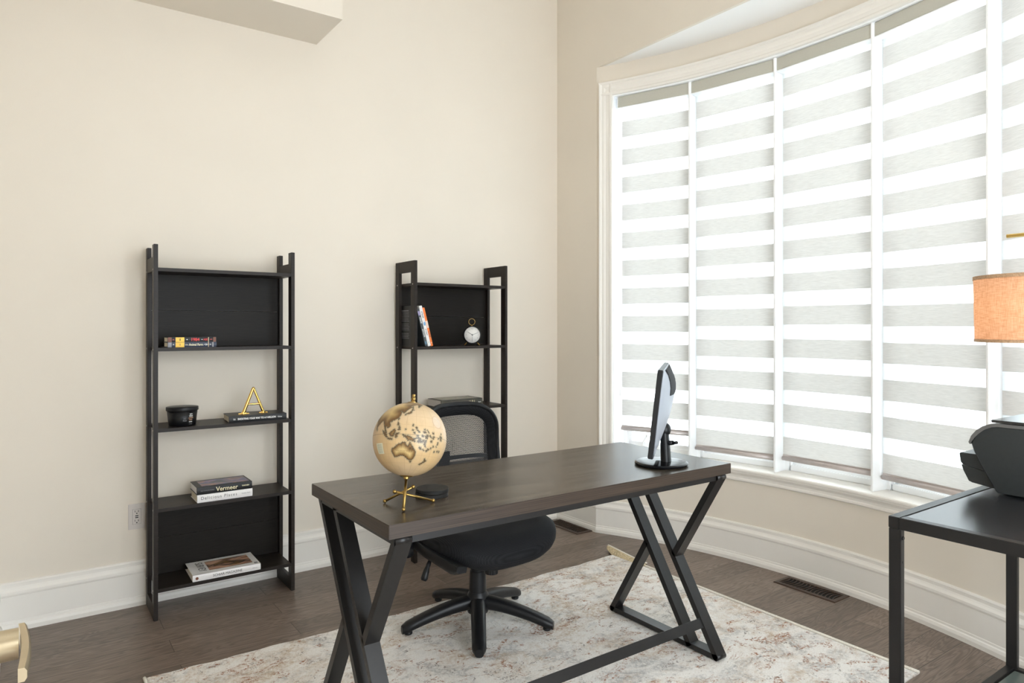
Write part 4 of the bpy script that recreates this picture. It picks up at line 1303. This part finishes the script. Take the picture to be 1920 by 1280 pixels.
# small printed cartouches and lettering
def patch(a0, a1, o0, o1): return (LA > a0) & (LA < a1) & (LO > o0) & (LO < o1)
colr = blend(colr, np.array([0.62, 0.66, 0.52]), patch(-30, -13, 80, 96) * 0.8)
colr = blend(colr, np.array([0.22, 0.22, 0.16]), (patch(-29, -14, 82, 94) & ((LA % 2.0) < 0.8)) * 0.6)
ell = ((LA - 25) / 11) ** 2 + ((LO - 190) / 11) ** 2
colr = blend(colr, np.array([0.45, 0.30, 0.2]), ((ell > 0.75) & (ell < 1.05)) * 0.6)
colr = blend(colr, np.array([0.55, 0.45, 0.36]), (ell < 0.7) * 0.5)
colr = blend(colr, dk, (patch(-25.5, -24.2, 122, 148) & ((LO % 2.6) < 1.1)) * 0.6)
G = thing('globe', 'antique cream desk globe on crossed brass rods, near the desk left end', 'globe', (0.922, 1.832, DZ))
bm = bmesh.new()
layer = bm.loops.layers.float_color.new('print')
V = []
for j in range(nla + 1):
    if j in (0, nla):
        V.append([bm.verts.new(gpt(lat[j], LON0, GR))]); continue
    V.append([bm.verts.new(gpt(lat[j], lon[i], GR)) for i in range(nlo)])
def setc(f, ids):
    f.smooth = True
    for l, (j, i) in zip(f.loops, ids):
        c = colr[j, i]; l[layer] = (c[0], c[1], c[2], 1)
for j in range(nla):
    for i in range(nlo):
        k = (i + 1) % nlo
        if j == 0: setc(bm.faces.new((V[0][0], V[1][k], V[1][i])), ((0, 0), (1, k), (1, i)))
        elif j == nla - 1: setc(bm.faces.new((V[j][i], V[j][k], V[nla][0])), ((j, i), (j, k), (nla, 0)))
        else: setc(bm.faces.new((V[j][i], V[j][k], V[j + 1][k], V[j + 1][i])), ((j, i), (j, k), (j + 1, k), (j + 1, i)))
GM = bpy.data.materials.new('antique_globe_print'); GM.use_nodes = True
_n = GM.node_tree.nodes; _l = GM.node_tree.links
at = _n.new('ShaderNodeAttribute'); at.attribute_name = 'print'
nz = _n.new('ShaderNodeTexNoise'); nz.inputs['Scale'].default_value = 12; nz.inputs['Detail'].default_value = 5
mr = _n.new('ShaderNodeMapRange'); mr.inputs['To Min'].default_value = 0.86; mr.inputs['To Max'].default_value = 1.08
_l.new(nz.outputs['Fac'], mr.inputs['Value'])
vm = _n.new('ShaderNodeVectorMath'); vm.operation = 'SCALE'
_l.new(at.outputs['Color'], vm.inputs[0]); _l.new(mr.outputs[0], vm.inputs['Scale'])
_l.new(vm.outputs[0], _n['Principled BSDF'].inputs['Base Color'])
_n['Principled BSDF'].inputs['Roughness'].default_value = 0.32
obj('sphere', bm, GM, G, recalc=False)
bm = bmesh.new()
QN = nN.to_track_quat('Z', 'Y').to_matrix().to_4x4()
lathe(bm, [(0.0005, 0.1085), (0.017, 0.1085), (0.017, 0.1100), (0.008, 0.1108), (0.0065, 0.114), (0.0045, 0.117), (0.0065, 0.120), (0.0068, 0.123), (0.0050, 0.127), (0.0040, 0.128), (0.0056, 0.131), (0.0050, 0.1355), (0.0, 0.137)], GC, 24, M=QN)
obj('finial', bm, BRASS, G, auto=50)
bm = bmesh.new()
lathe(bm, [(0, -0.1085), (0.019, -0.1080), (0.020, -0.1095), (0.0085, -0.1115), (0.0075, -0.117), (0, -0.117)], GC, 24, M=QN)
obj('collar', bm, BRASS, G, auto=50)
def rod(p, q, r=0.0036, b0=0.0058, b1=0.0058):
    bm = bmesh.new()
    cyl(bm, p, q, r, None, 14)
    sphere(bm, p, b0, 14, 8)
    if b1: sphere(bm, q, b1, 14, 8)
    obj('rod', bm, BRASS, G)
zf = DZ + 0.0062
rod((0.881, 1.897, zf), (0.939, 1.826, 0.820))
rod((1.002, 1.819, zf), (0.877, 1.823, 0.815))
bm = bmesh.new()
bot = GC - nN * 0.113
cyl(bm, (0.884, 1.779, zf), bot, 0.0045, 0.0042, 16); sphere(bm, (0.884, 1.779, zf), 0.0058, 14, 8)
obj('pole', bm, BRASS, G)

# ================================================================ MONITOR
MC = Vector((1.992, 1.815, DZ))
t = thing('computer_monitor', 'black and silver monitor seen edge-on on the desk right end', 'monitor', MC, math.atan2(0.639, 0.769), world=False)
# local: x along panel (near edge at -x), y = screen normal side (+y is screen facing), z up
bm = bmesh.new()
lathe(bm, [(0, 0.0003), (0.094, 0.0003), (0.1005, 0.004), (0.1015, 0.009), (0.099, 0.012), (0.092, 0.0135), (0.06, 0.0145), (0.03, 0.0165), (0, 0.0165)], (0.0, -0.0, 0), 56)
obj('base', bm, GLOSSB, t, world=False, auto=50)
bm = bmesh.new()
rows = []
for k in range(9):
    s = k / 8
    z = 0.014 + 0.125 * s
    rx = 0.032 - 0.008 * s; ry = 0.020 - 0.004 * s; oy = -0.018 + 0.006 * s
    rows.append([(rx * math.cos(2 * PI * q / 20), oy + ry * math.sin(2 * PI * q / 20), z) for q in range(20)])
sweep(bm, rows, smooth=True)
obj('stand_neck', bm, PLAST, t, world=False, auto=50)
bm = bmesh.new()
tube(bm, [(-0.02, -0.045, 0.088), (-0.02, -0.060, 0.090), (0.02, -0.060, 0.090), (0.02, -0.045, 0.088)], 0.006, 10)
cyl(bm, (-0.012, -0.020, 0.085), (-0.012, -0.048, 0.088), 0.010, 0.008, 14)
obj('cable_clip', bm, GLOSSB, t, world=False)
TILT = Matrix.Rotation(math.radians(6.5), 4, 'X')
PM = T(0, 0.022, 0.068) @ TILT
PW, PH = 0.535, 0.312
bm = bmesh.new()
box(bm, -PW / 2, PW / 2, -0.007, 0.013, 0, PH, 0.0025, 0, PM)
obj('bezel', bm, PLAST, t, world=False)
bm = bmesh.new()
box(bm, -PW / 2 + 0.016, PW / 2 - 0.016, 0.0125, 0.0135, 0.022, PH - 0.014, 0, 0, PM)
obj('screen', bm, GLOSSB, t, world=False)
def mprof(v):
    return math.sin(PI / 2 * v / 0.74) ** 0.9 if v < 0.74 else max(0.0, math.cos(PI / 2 * (v - 0.74) / 0.27)) ** 0.8
bm = bmesh.new()    # silver rear shell, swelling toward the middle
rows = []
NXX = 20
for k in range(NXX + 1):
    u = -1 + 2 * k / NXX
    x = u * (PW / 2 - 0.001)
    row = []
    for q in range(15):
        v = q / 14
        z = 0.001 + (PH - 0.002) * v
        prof = mprof(v)
        dep = 0.006 + 0.042 * (1 - abs(u) ** 2.6) * prof if 0 < q < 14 else 0.006
        row.append(PM @ Vector((x, -dep, z)))
    row = [PM @ Vector((x, -0.0055, 0.001))] + row + [PM @ Vector((x, -0.0055, PH - 0.001))]
    rows.append(row)
sweep(bm, rows, smooth=True)
obj('rear_shell', bm, SILVER, t, world=False, auto=35)
bm = bmesh.new()
rows = []
for k in range(9):
    u = -0.62 + 1.5 * k / 8
    row = []
    for q in range(7):
        v = 0.70 + 0.285 * q / 6
        dep = 0.006 + 0.042 * (1 - abs(u) ** 2.6) * mprof(v)
        row.append(PM @ Vector((u * PW / 2, -dep - 0.0025, PH * v)))
    row += [PM @ Vector((u * PW / 2, -0.006, PH * 0.985)), PM @ Vector((u * PW / 2, -0.006, PH * 0.70))]
    rows.append(row)
sweep(bm, rows, smooth=True)
tag(obj('vent_panel', bm, pm('matt_vent', (0.02, 0.02, 0.022), 0.7, spec=0.15), t, world=False, auto=35), 'dark raised panel on the silver back')
bm = bmesh.new()
sphere(bm, (0, -0.012, 0.135), 0.028, 18, 10, (1.0, 0.9, 1.0))
obj('hinge', bm, PLAST, t, world=False)

# ================================================================ OFFICE CHAIR
CHX, CHY = 1.605, 2.515
t = thing('office_chair', 'black mesh-back swivel office chair tucked behind the desk', 'chair', (CHX, CHY, 0.0112), math.radians(3), world=False)
# five-star base
bm = bmesh.new()
lathe(bm, [(0, 0.048), (0.044, 0.048), (0.052, 0.072), (0.051, 0.100), (0.046, 0.124), (0.038, 0.138), (0.0, 0.140)], (0, 0, 0), 32)
hub = obj('base_hub', bm, PLAST, t, world=False, auto=50)
for k in range(5):
    a = math.radians(19.5 + 72 * k)
    M = Matrix.Rotation(a, 4, 'Z')
    bm = bmesh.new(); rows = []
    n = 14
    for q in range(n + 1):
        s = q / n
        x = 0.028 + 0.306 * s
        top = 0.122 - 0.080 * s ** 1.55
        hgt = 0.058 - 0.018 * s
        hw = 0.033 - 0.005 * s
        if q == n: hw *= 0.62; top -= 0.005; hgt *= 0.8
        pr = []
        for c in range(12):
            th = 2 * PI * c / 12
            yy = hw * (abs(math.cos(th)) ** 0.75) * (1 if math.cos(th) >= 0 else -1)
            zz = (hgt / 2) * (abs(math.sin(th)) ** 0.8) * (1 if math.sin(th) >= 0 else -1)
            pr.append(M @ Vector((x, yy, top - hgt / 2 + zz)))
        rows.append(pr)
    sweep(bm, rows, smooth=True)
    lg = obj('base_leg', bm, PLAST, t, world=False, auto=55)
    bm = bmesh.new()
    c = M @ Vector((0.306, 0, 0))
    lathe(bm, [(0, 0.0005), (0.015, 0.0005), (0.017, 0.003), (0.017, 0.012), (0, 0.012)], c, 20)
    obj('glide_cap', bm, PLAST, lg, world=False)
# column
bm = bmesh.new()
lathe(bm, [(0.0, 0.135), (0.0375, 0.135), (0.0345, 0.226), (0.0320, 0.228), (0.0315, 0.247), (0.0285, 0.249), (0.0275, 0.257), (0.0265, 0.345), (0.0, 0.345)], (0, 0, 0), 32)
obj('gas_column', bm, PLAST, t, world=False, auto=40)
# mechanism + knob + lever
bm = bmesh.new()
box(bm, -0.075, 0.075, -0.13, 0.11, 0.338, 0.372, 0.006)
mech = obj('tilt_mechanism', bm, PLAST, t, world=False)
bm = bmesh.new()
prof = []
for k in range(36):
    a = 2 * PI * k / 36; rr = 0.027 if k % 2 else 0.0252
    prof.append((rr * math.cos(a), rr * math.sin(a)))
prism(bm, prof, lambda a, b, d: Vector((-0.004 + a, -0.105 + b, d)), 0.243, 0.342)
obj('tension_knob', bm, PLAST, mech, world=False)
bm = bmesh.new()
tube(bm, [(-0.10, 0.0, 0.352), (-0.19, -0.01, 0.350), (-0.245, -0.02, 0.338), (-0.258, -0.022, 0.322)], 0.0045, 10)
tube(bm, [(-0.256, -0.022, 0.326), (-0.264, -0.024, 0.312), (-0.268, -0.025, 0.306), (-0.275, -0.027, 0.292), (-0.288, -0.031, 0.264), (-0.292, -0.032, 0.256)], [0.008, 0.0095, 0.0085, 0.0125, 0.0145, 0.010], 14)
obj('height_lever', bm, PLAST, mech, world=False)
# seat cushion (superellipse, waterfall front, domed)
def seat_pt(u, th, zoff, infl):
    ex = 0.62
    c, s = math.cos(th), math.sin(th)
    x = 0.010 + 0.290 * u * (abs(c) ** ex) * (1 if c >= 0 else -1) * infl
    y = 0.250 * u * (abs(s) ** ex) * (1 if s >= 0 else -1) * infl
    return x, y
bm = bmesh.new()
NR, NT = 14, 64
top = []; 
def seat_top(x, y):
    fx = abs(x) / 0.285; fy = (y + 0.25) / 0.5
    z = 0.452 + 0.010 * fx ** 2
    front = max(0, 0.30 - fy) / 0.30
    z -= 0.042 * front ** 2
    return z
layers = []
for k in range(NR + 1):
    u = k / NR
    ring = []
    for q in range(NT):
        x, y = seat_pt(max(u, 0.001), 2 * PI * q / NT, 0, 1.0)
        z = seat_top(x, y) - 0.030 * max(0, (u - 0.78) / 0.22) ** 2.2
        ring.append((x, y - 0.028, z))
    layers.append(ring)
for k, (inf, dz) in enumerate(((1.012, -0.018), (1.008, -0.034), (0.98, -0.052), (0.93, -0.066), (0.84, -0.076), (0.6, -0.082), (0.3, -0.084))):
    ring = []
    for q in range(NT):
        x, y = seat_pt(1.0, 2 * PI * q / NT, 0, inf)
        x0, y0 = seat_pt(1.0, 2 * PI * q / NT, 0, 1.0)
        z = seat_top(x0, y0) - 0.030 + dz
        ring.append((x, y - 0.028, z))
    layers.append(ring)
sweep(bm, layers, smooth=True)
obj('seat', bm, SEATF, t, world=False)
# plastic side shell / armrest bracket on both sides
for s in (-1,):
    bm = bmesh.new(); rows = []
    n = 18
    for k in range(n + 1):
        v = k / n
        y = -0.262 + 0.47 * v
        xo = 0.298 - 0.012 * abs(v - 0.5) * 2
        zt_ = 0.372 + 0.052 * v
        hh = 0.052 if v > 0.08 else 0.030 + 0.27 * v
        rows.append([(s * (xo - 0.045), y, zt_ - hh), (s * (xo - 0.010), y, zt_ - hh + 0.004), (s * xo, y, zt_ - hh * 0.55), (s * (xo - 0.004), y, zt_ - 0.003), (s * (xo - 0.016), y, zt_), (s * (xo - 0.05), y, zt_ - 0.01)])
    if s > 0: pass
    sweep(bm, rows, smooth=True)
    obj('seat_shell', bm, PLAST, t, world=False, auto=45)
    if s < 0:
        bm = bmesh.new()
        box(bm, -0.326, -0.288, 0.045, 0.115, 0.33, 0.405, 0.008)
        box(bm, -0.328, -0.324, 0.060, 0.066, 0.34, 0.40, 0.001)
        box(bm, -0.328, -0.324, 0.092, 0.098, 0.34, 0.40, 0.001)
        obj('arm_bracket', bm, GLOSSB, t, world=False)
# curved backrest
BK0, BK1 = 0.515, 0.925
def back_pt(u, v, off=0.0):
    """u -1..1 across, v 0..1 up; returns local point, off along the normal (towards back)"""
    hw = 0.236 * (1 - 0.10 * v) * (1.0)
    x = u * hw + 0.040
    y = 0.205 - 0.055 * (u * u) + 0.035 * math.sin(PI * v * 0.9) - 0.012 * v + off + 0.03
    z = BK0 + (BK1 - BK0) * v - 0.045 * (abs(u) ** 3.2) * v ** 2
    return Vector((x, y, z))
def shape(u, v):
    return u, v
# frame: tube around the outline with flattened section
outl = []
NP = 96
for k in range(NP):
    th = 2 * PI * k / NP
    c, s = math.cos(th), math.sin(th)
    ex = 0.42
    u = (abs(c) ** ex) * (1 if c >= 0 else -1)
    v = 0.5 + 0.5 * (abs(s) ** ex) * (1 if s >= 0 else -1)
    outl.append((u, v))
def ringpts(f, off):
    return [back_pt(u * f, 0.5 + (v - 0.5) * (1 - (1 - f) * 1.25), off) for u, v in outl]
bm = bmesh.new()
rows = [ringpts(1.0, -0.012), ringpts(1.03, -0.004), ringpts(1.03, 0.012), ringpts(1.0, 0.020), ringpts(0.93, 0.016), ringpts(0.93, -0.004), ringpts(0.97, -0.014)]
V = [[bm.verts.new(p) for p in r] for r in rows]
for a in range(len(V)):
    b = (a + 1) % len(V)
    for k in range(NP):
        j = (k + 1) % NP
        f = bm.faces.new((V[a][k], V[a][j], V[b][j], V[b][k])); f.smooth = True
obj('back_frame', bm, PLAST, t, world=False, auto=50)
# padded fabric border band
bm = bmesh.new()
rows = [ringpts(0.955, -0.008), ringpts(0.92, -0.011), ringpts(0.79, -0.009), ringpts(0.78, -0.004), ringpts(0.78, 0.0), ringpts(0.955, 0.0)]
V = [[bm.verts.new(p) for p in r] for r in rows]
for a in range(len(V)):
    b = (a + 1) % len(V)
    for k in range(NP):
        j = (k + 1) % NP
        f = bm.faces.new((V[a][k], V[a][j], V[b][j], V[b][k])); f.smooth = True
obj('back_border', bm, SEATF, t, world=False, auto=50)
# mesh web
bm = bmesh.new()
rows = [ringpts(0.72, -0.005)]
fs = [0.79, 0.6, 0.4, 0.2, 0.03]
V = [[bm.verts.new(p) for p in ringpts(f, -0.005)] for f in fs]
for a in range(len(V) - 1):
    for k in range(NP):
        j = (k + 1) % NP
        f = bm.faces.new((V[a][k], V[a][j], V[a + 1][j], V[a + 1][k])); f.smooth = True
bm.faces.new(V[-1]).smooth = True
obj('back_mesh', bm, NET, t, world=False)
# lumbar bar and spine bracket
bm = bmesh.new(); rows = []
for k in range(15):
    u = -0.9 + 1.8 * k / 14
    p = back_pt(u, 0.37, 0.012)
    rows.append([(p.x, p.y, p.z - 0.009), (p.x, p.y + 0.010, p.z - 0.009), (p.x, p.y + 0.010, p.z + 0.009), (p.x, p.y, p.z + 0.009)])
sweep(bm, rows, smooth=True)
obj('lumbar_bar', bm, PLAST, t, world=False, auto=40)
bm = bmesh.new()
rows = []
for (y, z, hw, th) in ((0.02, 0.362, 0.035, 0.014), (0.16, 0.358, 0.035, 0.014), (0.235, 0.375, 0.034, 0.014), (0.272, 0.43, 0.032, 0.012), (0.278, 0.52, 0.030, 0.010), (0.276, 0.60, 0.030, 0.009), (0.274, 0.70, 0.030, 0.008)):
    if z < 0.40: rows.append([(-hw, y, z - th), (hw, y, z - th), (hw, y, z + th), (-hw, y, z + th)])
    else: rows.append([(-hw, y + th, z), (hw, y + th, z), (hw, y - th, z), (-hw, y - th, z)])
sweep(bm, rows)
obj('back_bracket', bm, PLAST, t, world=False, auto=40)

# ================================================================ SIDE TABLE, PRINTER, LAMP
TX0, TX1, TY0, TY1, TZ = 1.992, 2.845, 0.46, 0.966, 0.760
t = thing('side_table', 'black metal side table under the printer at the right edge', 'table', ((TX0 + TX1) / 2, (TY0 + TY1) / 2, 0))
def frame_rect(bm, z0, z1, wd):
    box(bm, TX0, TX1, TY1 - wd, TY1, z0, z1, 0.0015); box(bm, TX0, TX1, TY0, TY0 + wd, z0, z1, 0.0015)
    box(bm, TX0, TX0 + wd, TY0 + wd, TY1 - wd, z0, z1, 0.0015); box(bm, TX1 - wd, TX1, TY0 + wd, TY1 - wd, z0, z1, 0.0015)
bm = bmesh.new(); frame_rect(bm, TZ - 0.033, TZ, 0.030)
obj('top_frame', bm, METALB, t)
TABTOP = pm('table_top_metal', (0.012, 0.012, 0.014), 0.24, var=0.05, spec=0.9)
bm = bmesh.new(); box(bm, TX0 + 0.029, TX1 - 0.029, TY0 + 0.029, TY1 - 0.0345, TZ - 0.004, TZ - 0.0006)
obj('tabletop', bm, TABTOP, t)
bm = bmesh.new(); frame_rect(bm, 0.070, 0.100, 0.026)
obj('lower_frame', bm, METALB, t)
LG = pm('smoked_glass', (0.10, 0.12, 0.11), 0.08, var=0.02)
bm = bmesh.new(); box(bm, TX0 + 0.030, TX1 - 0.030, TY0 + 0.030, TY1 - 0.030, 0.088, 0.094)
obj('lower_shelf', bm, LG, t)
for (x0, sx) in ((TX0 + 0.0005, 1), (TX1 - 0.0215, 1)):
    for (y0) in (TY1 - 0.034, TY0 + 0.0005):
        bm = bmesh.new()
        box(bm, x0, x0 + 0.021, y0, y0 + 0.033, 0.0005, TZ - 0.0335, 0.0012)
        lg = obj('leg', bm, METALB, t)
        if y0 > 0.8:
            bm = bmesh.new()
            cyl(bm, (x0 + 0.011, y0 + 0.001, TZ - 0.058), (x0 + 0.011, y0 - 0.003, TZ - 0.058), 0.0052, None, 12)
            cyl(bm, (x0 + 0.011, y0 + 0.0005, TZ - 0.125), (x0 + 0.011, y0 - 0.0006, TZ - 0.125), 0.003, None, 12)
            obj('bolt', bm, GLOSSB, lg)

# printer: profile in Y-Z, extruded along X
PX0, PX1 = 2.520, 2.835
t = thing('printer', 'black desktop inkjet printer on the side table at the right edge', 'printer', ((PX0 + PX1) / 2, 0.75, TZ))
def yz_prism(bm, prof, x0, x1, inset=0.012, mi=0):
    """prism with softly rounded ends"""
    cy = sum(p[0] for p in prof) / len(prof); czz = sum(p[1] for p in prof) / len(prof)
    rows = []
    for x, f in ((x0, 0.965), (x0 + inset * 0.3, 0.988), (x0 + inset, 1.0), (x1 - inset, 1.0), (x1 - inset * 0.3, 0.988), (x1, 0.965)):
        rows.append([(x, cy + (p[0] - cy) * f, czz + (p[1] - czz) * f) for p in prof])
    sweep(bm, rows, mi)
zb = TZ + 0.0004
body = [(0.883, zb + 0.002), (0.892, zb + 0.012), (0.910, zb + 0.045), (0.935, zb + 0.090), (0.955, zb + 0.135), (0.960, zb + 0.152), (0.952, zb + 0.172), (0.940, zb + 0.190), (0.925, zb + 0.204), (0.905, zb + 0.213), (0.885, zb + 0.216), (0.58, zb + 0.216), (0.56, zb + 0.20), (0.555, zb + 0.02), (0.565, zb + 0.002)]
bm = bmesh.new(); yz_prism(bm, body, PX0, PX1)
obj('body', bm, PRINTM, t, auto=35)
trim = [(0.962, zb + 0.150), (0.966, zb + 0.156), (0.958, zb + 0.178), (0.944, zb + 0.197), (0.926, zb + 0.212), (0.905, zb + 0.2215), (0.885, zb + 0.225), (0.575, zb + 0.225), (0.575, zb + 0.215), (0.885, zb + 0.2145), (0.902, zb + 0.211), (0.920, zb + 0.202), (0.936, zb + 0.188), (0.950, zb + 0.170)]
bm = bmesh.new()
prism(bm, trim, lambda a, b, d: Vector((d, a, b)), PX0 - 0.001, PX1 + 0.001)
obj('upper_trim', bm, PRINTT, t, auto=35)
bm = bmesh.new()
box(bm, PX0 + 0.004, PX1 - 0.004, 0.575, 0.905, zb + 0.227, zb + 0.235, 0.003)
obj('scanner_lid', bm, PRINTG, t)
bm = bmesh.new()   # paper tray, two halves
tr1 = [(0.90, zb + 0.060), (0.990, zb + 0.078), (0.996, zb + 0.085), (1.000, zb + 0.112), (0.996, zb + 0.116), (0.90, zb + 0.116)]
tr2 = [(0.90, zb + 0.014), (0.962, zb + 0.022), (0.972, zb + 0.026), (0.988, zb + 0.058), (0.994, zb + 0.076), (0.990, zb + 0.0765), (0.90, zb + 0.0585)]
prism(bm, tr1, lambda a, b, d: Vector((d, a, b)), PX0 + 0.018, PX1 - 0.018)
tray = obj('output_tray', bm, PRINTM, t)
bm = bmesh.new()
prism(bm, tr2, lambda a, b, d: Vector((d, a, b)), PX0 + 0.018, PX1 - 0.018)
obj('paper_drawer', bm, PRINTM, t)

# lamp with a hanging shade on a brass arm; its floor pole is outside the picture
LXc, LYc = 2.678, 0.814
t = thing('floor_lamp', 'lit orange burlap drum lampshade hanging from a brass arm, right edge', 'lamp', (LXc, 0.30, 0))
bm = bmesh.new(); lathe(bm, [(0, 0.0005), (0.13, 0.0005), (0.135, 0.006), (0.13, 0.018), (0.02, 0.026), (0, 0.026)], (LXc, 0.30, 0), 40)
obj('base', bm, BRASS, t, auto=40)
bm = bmesh.new(); cyl(bm, (LXc, 0.30, 0.02), (LXc, 0.30, 1.640), 0.009, None, 20); sphere(bm, (LXc, 0.30, 1.645), 0.013, 16, 8)
obj('pole', bm, BRASS, t)
bm = bmesh.new(); cyl(bm, (LXc, 0.29, 1.596), (LXc, 0.912, 1.596), 0.0068, None, 18)
tag(obj('arm', bm, GOLD, t), 'brass horizontal arm')
bm = bmesh.new(); cyl(bm, (LXc, LYc, 1.590), (LXc, LYc, 1.36), 0.004, None, 12); cyl(bm, (LXc, LYc, 1.42), (LXc, LYc, 1.375), 0.016, None, 18)
for k in range(3):
    a = 2 * PI * k / 3
    tube(bm, [(LXc, LYc, 1.44), (LXc + 0.183 * math.cos(a), LYc + 0.183 * math.sin(a), 1.445)], 0.0018, 6)
obj('stem', bm, BRASS, t)
bm = bmesh.new()
SR0, SR1, SZ0, SZ1 = 0.182, 0.186, 1.243, 1.460
lathe(bm, [(SR0, SZ0), (SR0 + (SR1 - SR0) * 0.5, (SZ0 + SZ1) / 2), (SR1, SZ1)], (LXc, LYc, 0), 72)
shade = obj('lamp_shade', bm, LINEN, t)
for za, zb_, ra in ((SZ0, SZ0 + 0.010, SR0), (SZ1 - 0.012, SZ1, SR1)):
    bm = bmesh.new()
    lathe(bm, [(ra + 0.0015, za), (ra + 0.0015, zb_), (ra - 0.0015, zb_), (ra - 0.0015, za), (ra + 0.0015, za)], (LXc, LYc, 0), 72)
    obj('shade_trim', bm, LINENB, shade)
bm = bmesh.new(); sphere(bm, (LXc, LYc, 1.345), 0.030, 20, 12)
obj('bulb', bm, pm('bulb_glow', (0.9, 0.8, 0.6), 0.4, emis=(1.0, 0.74, 0.50), es=42.0), t)
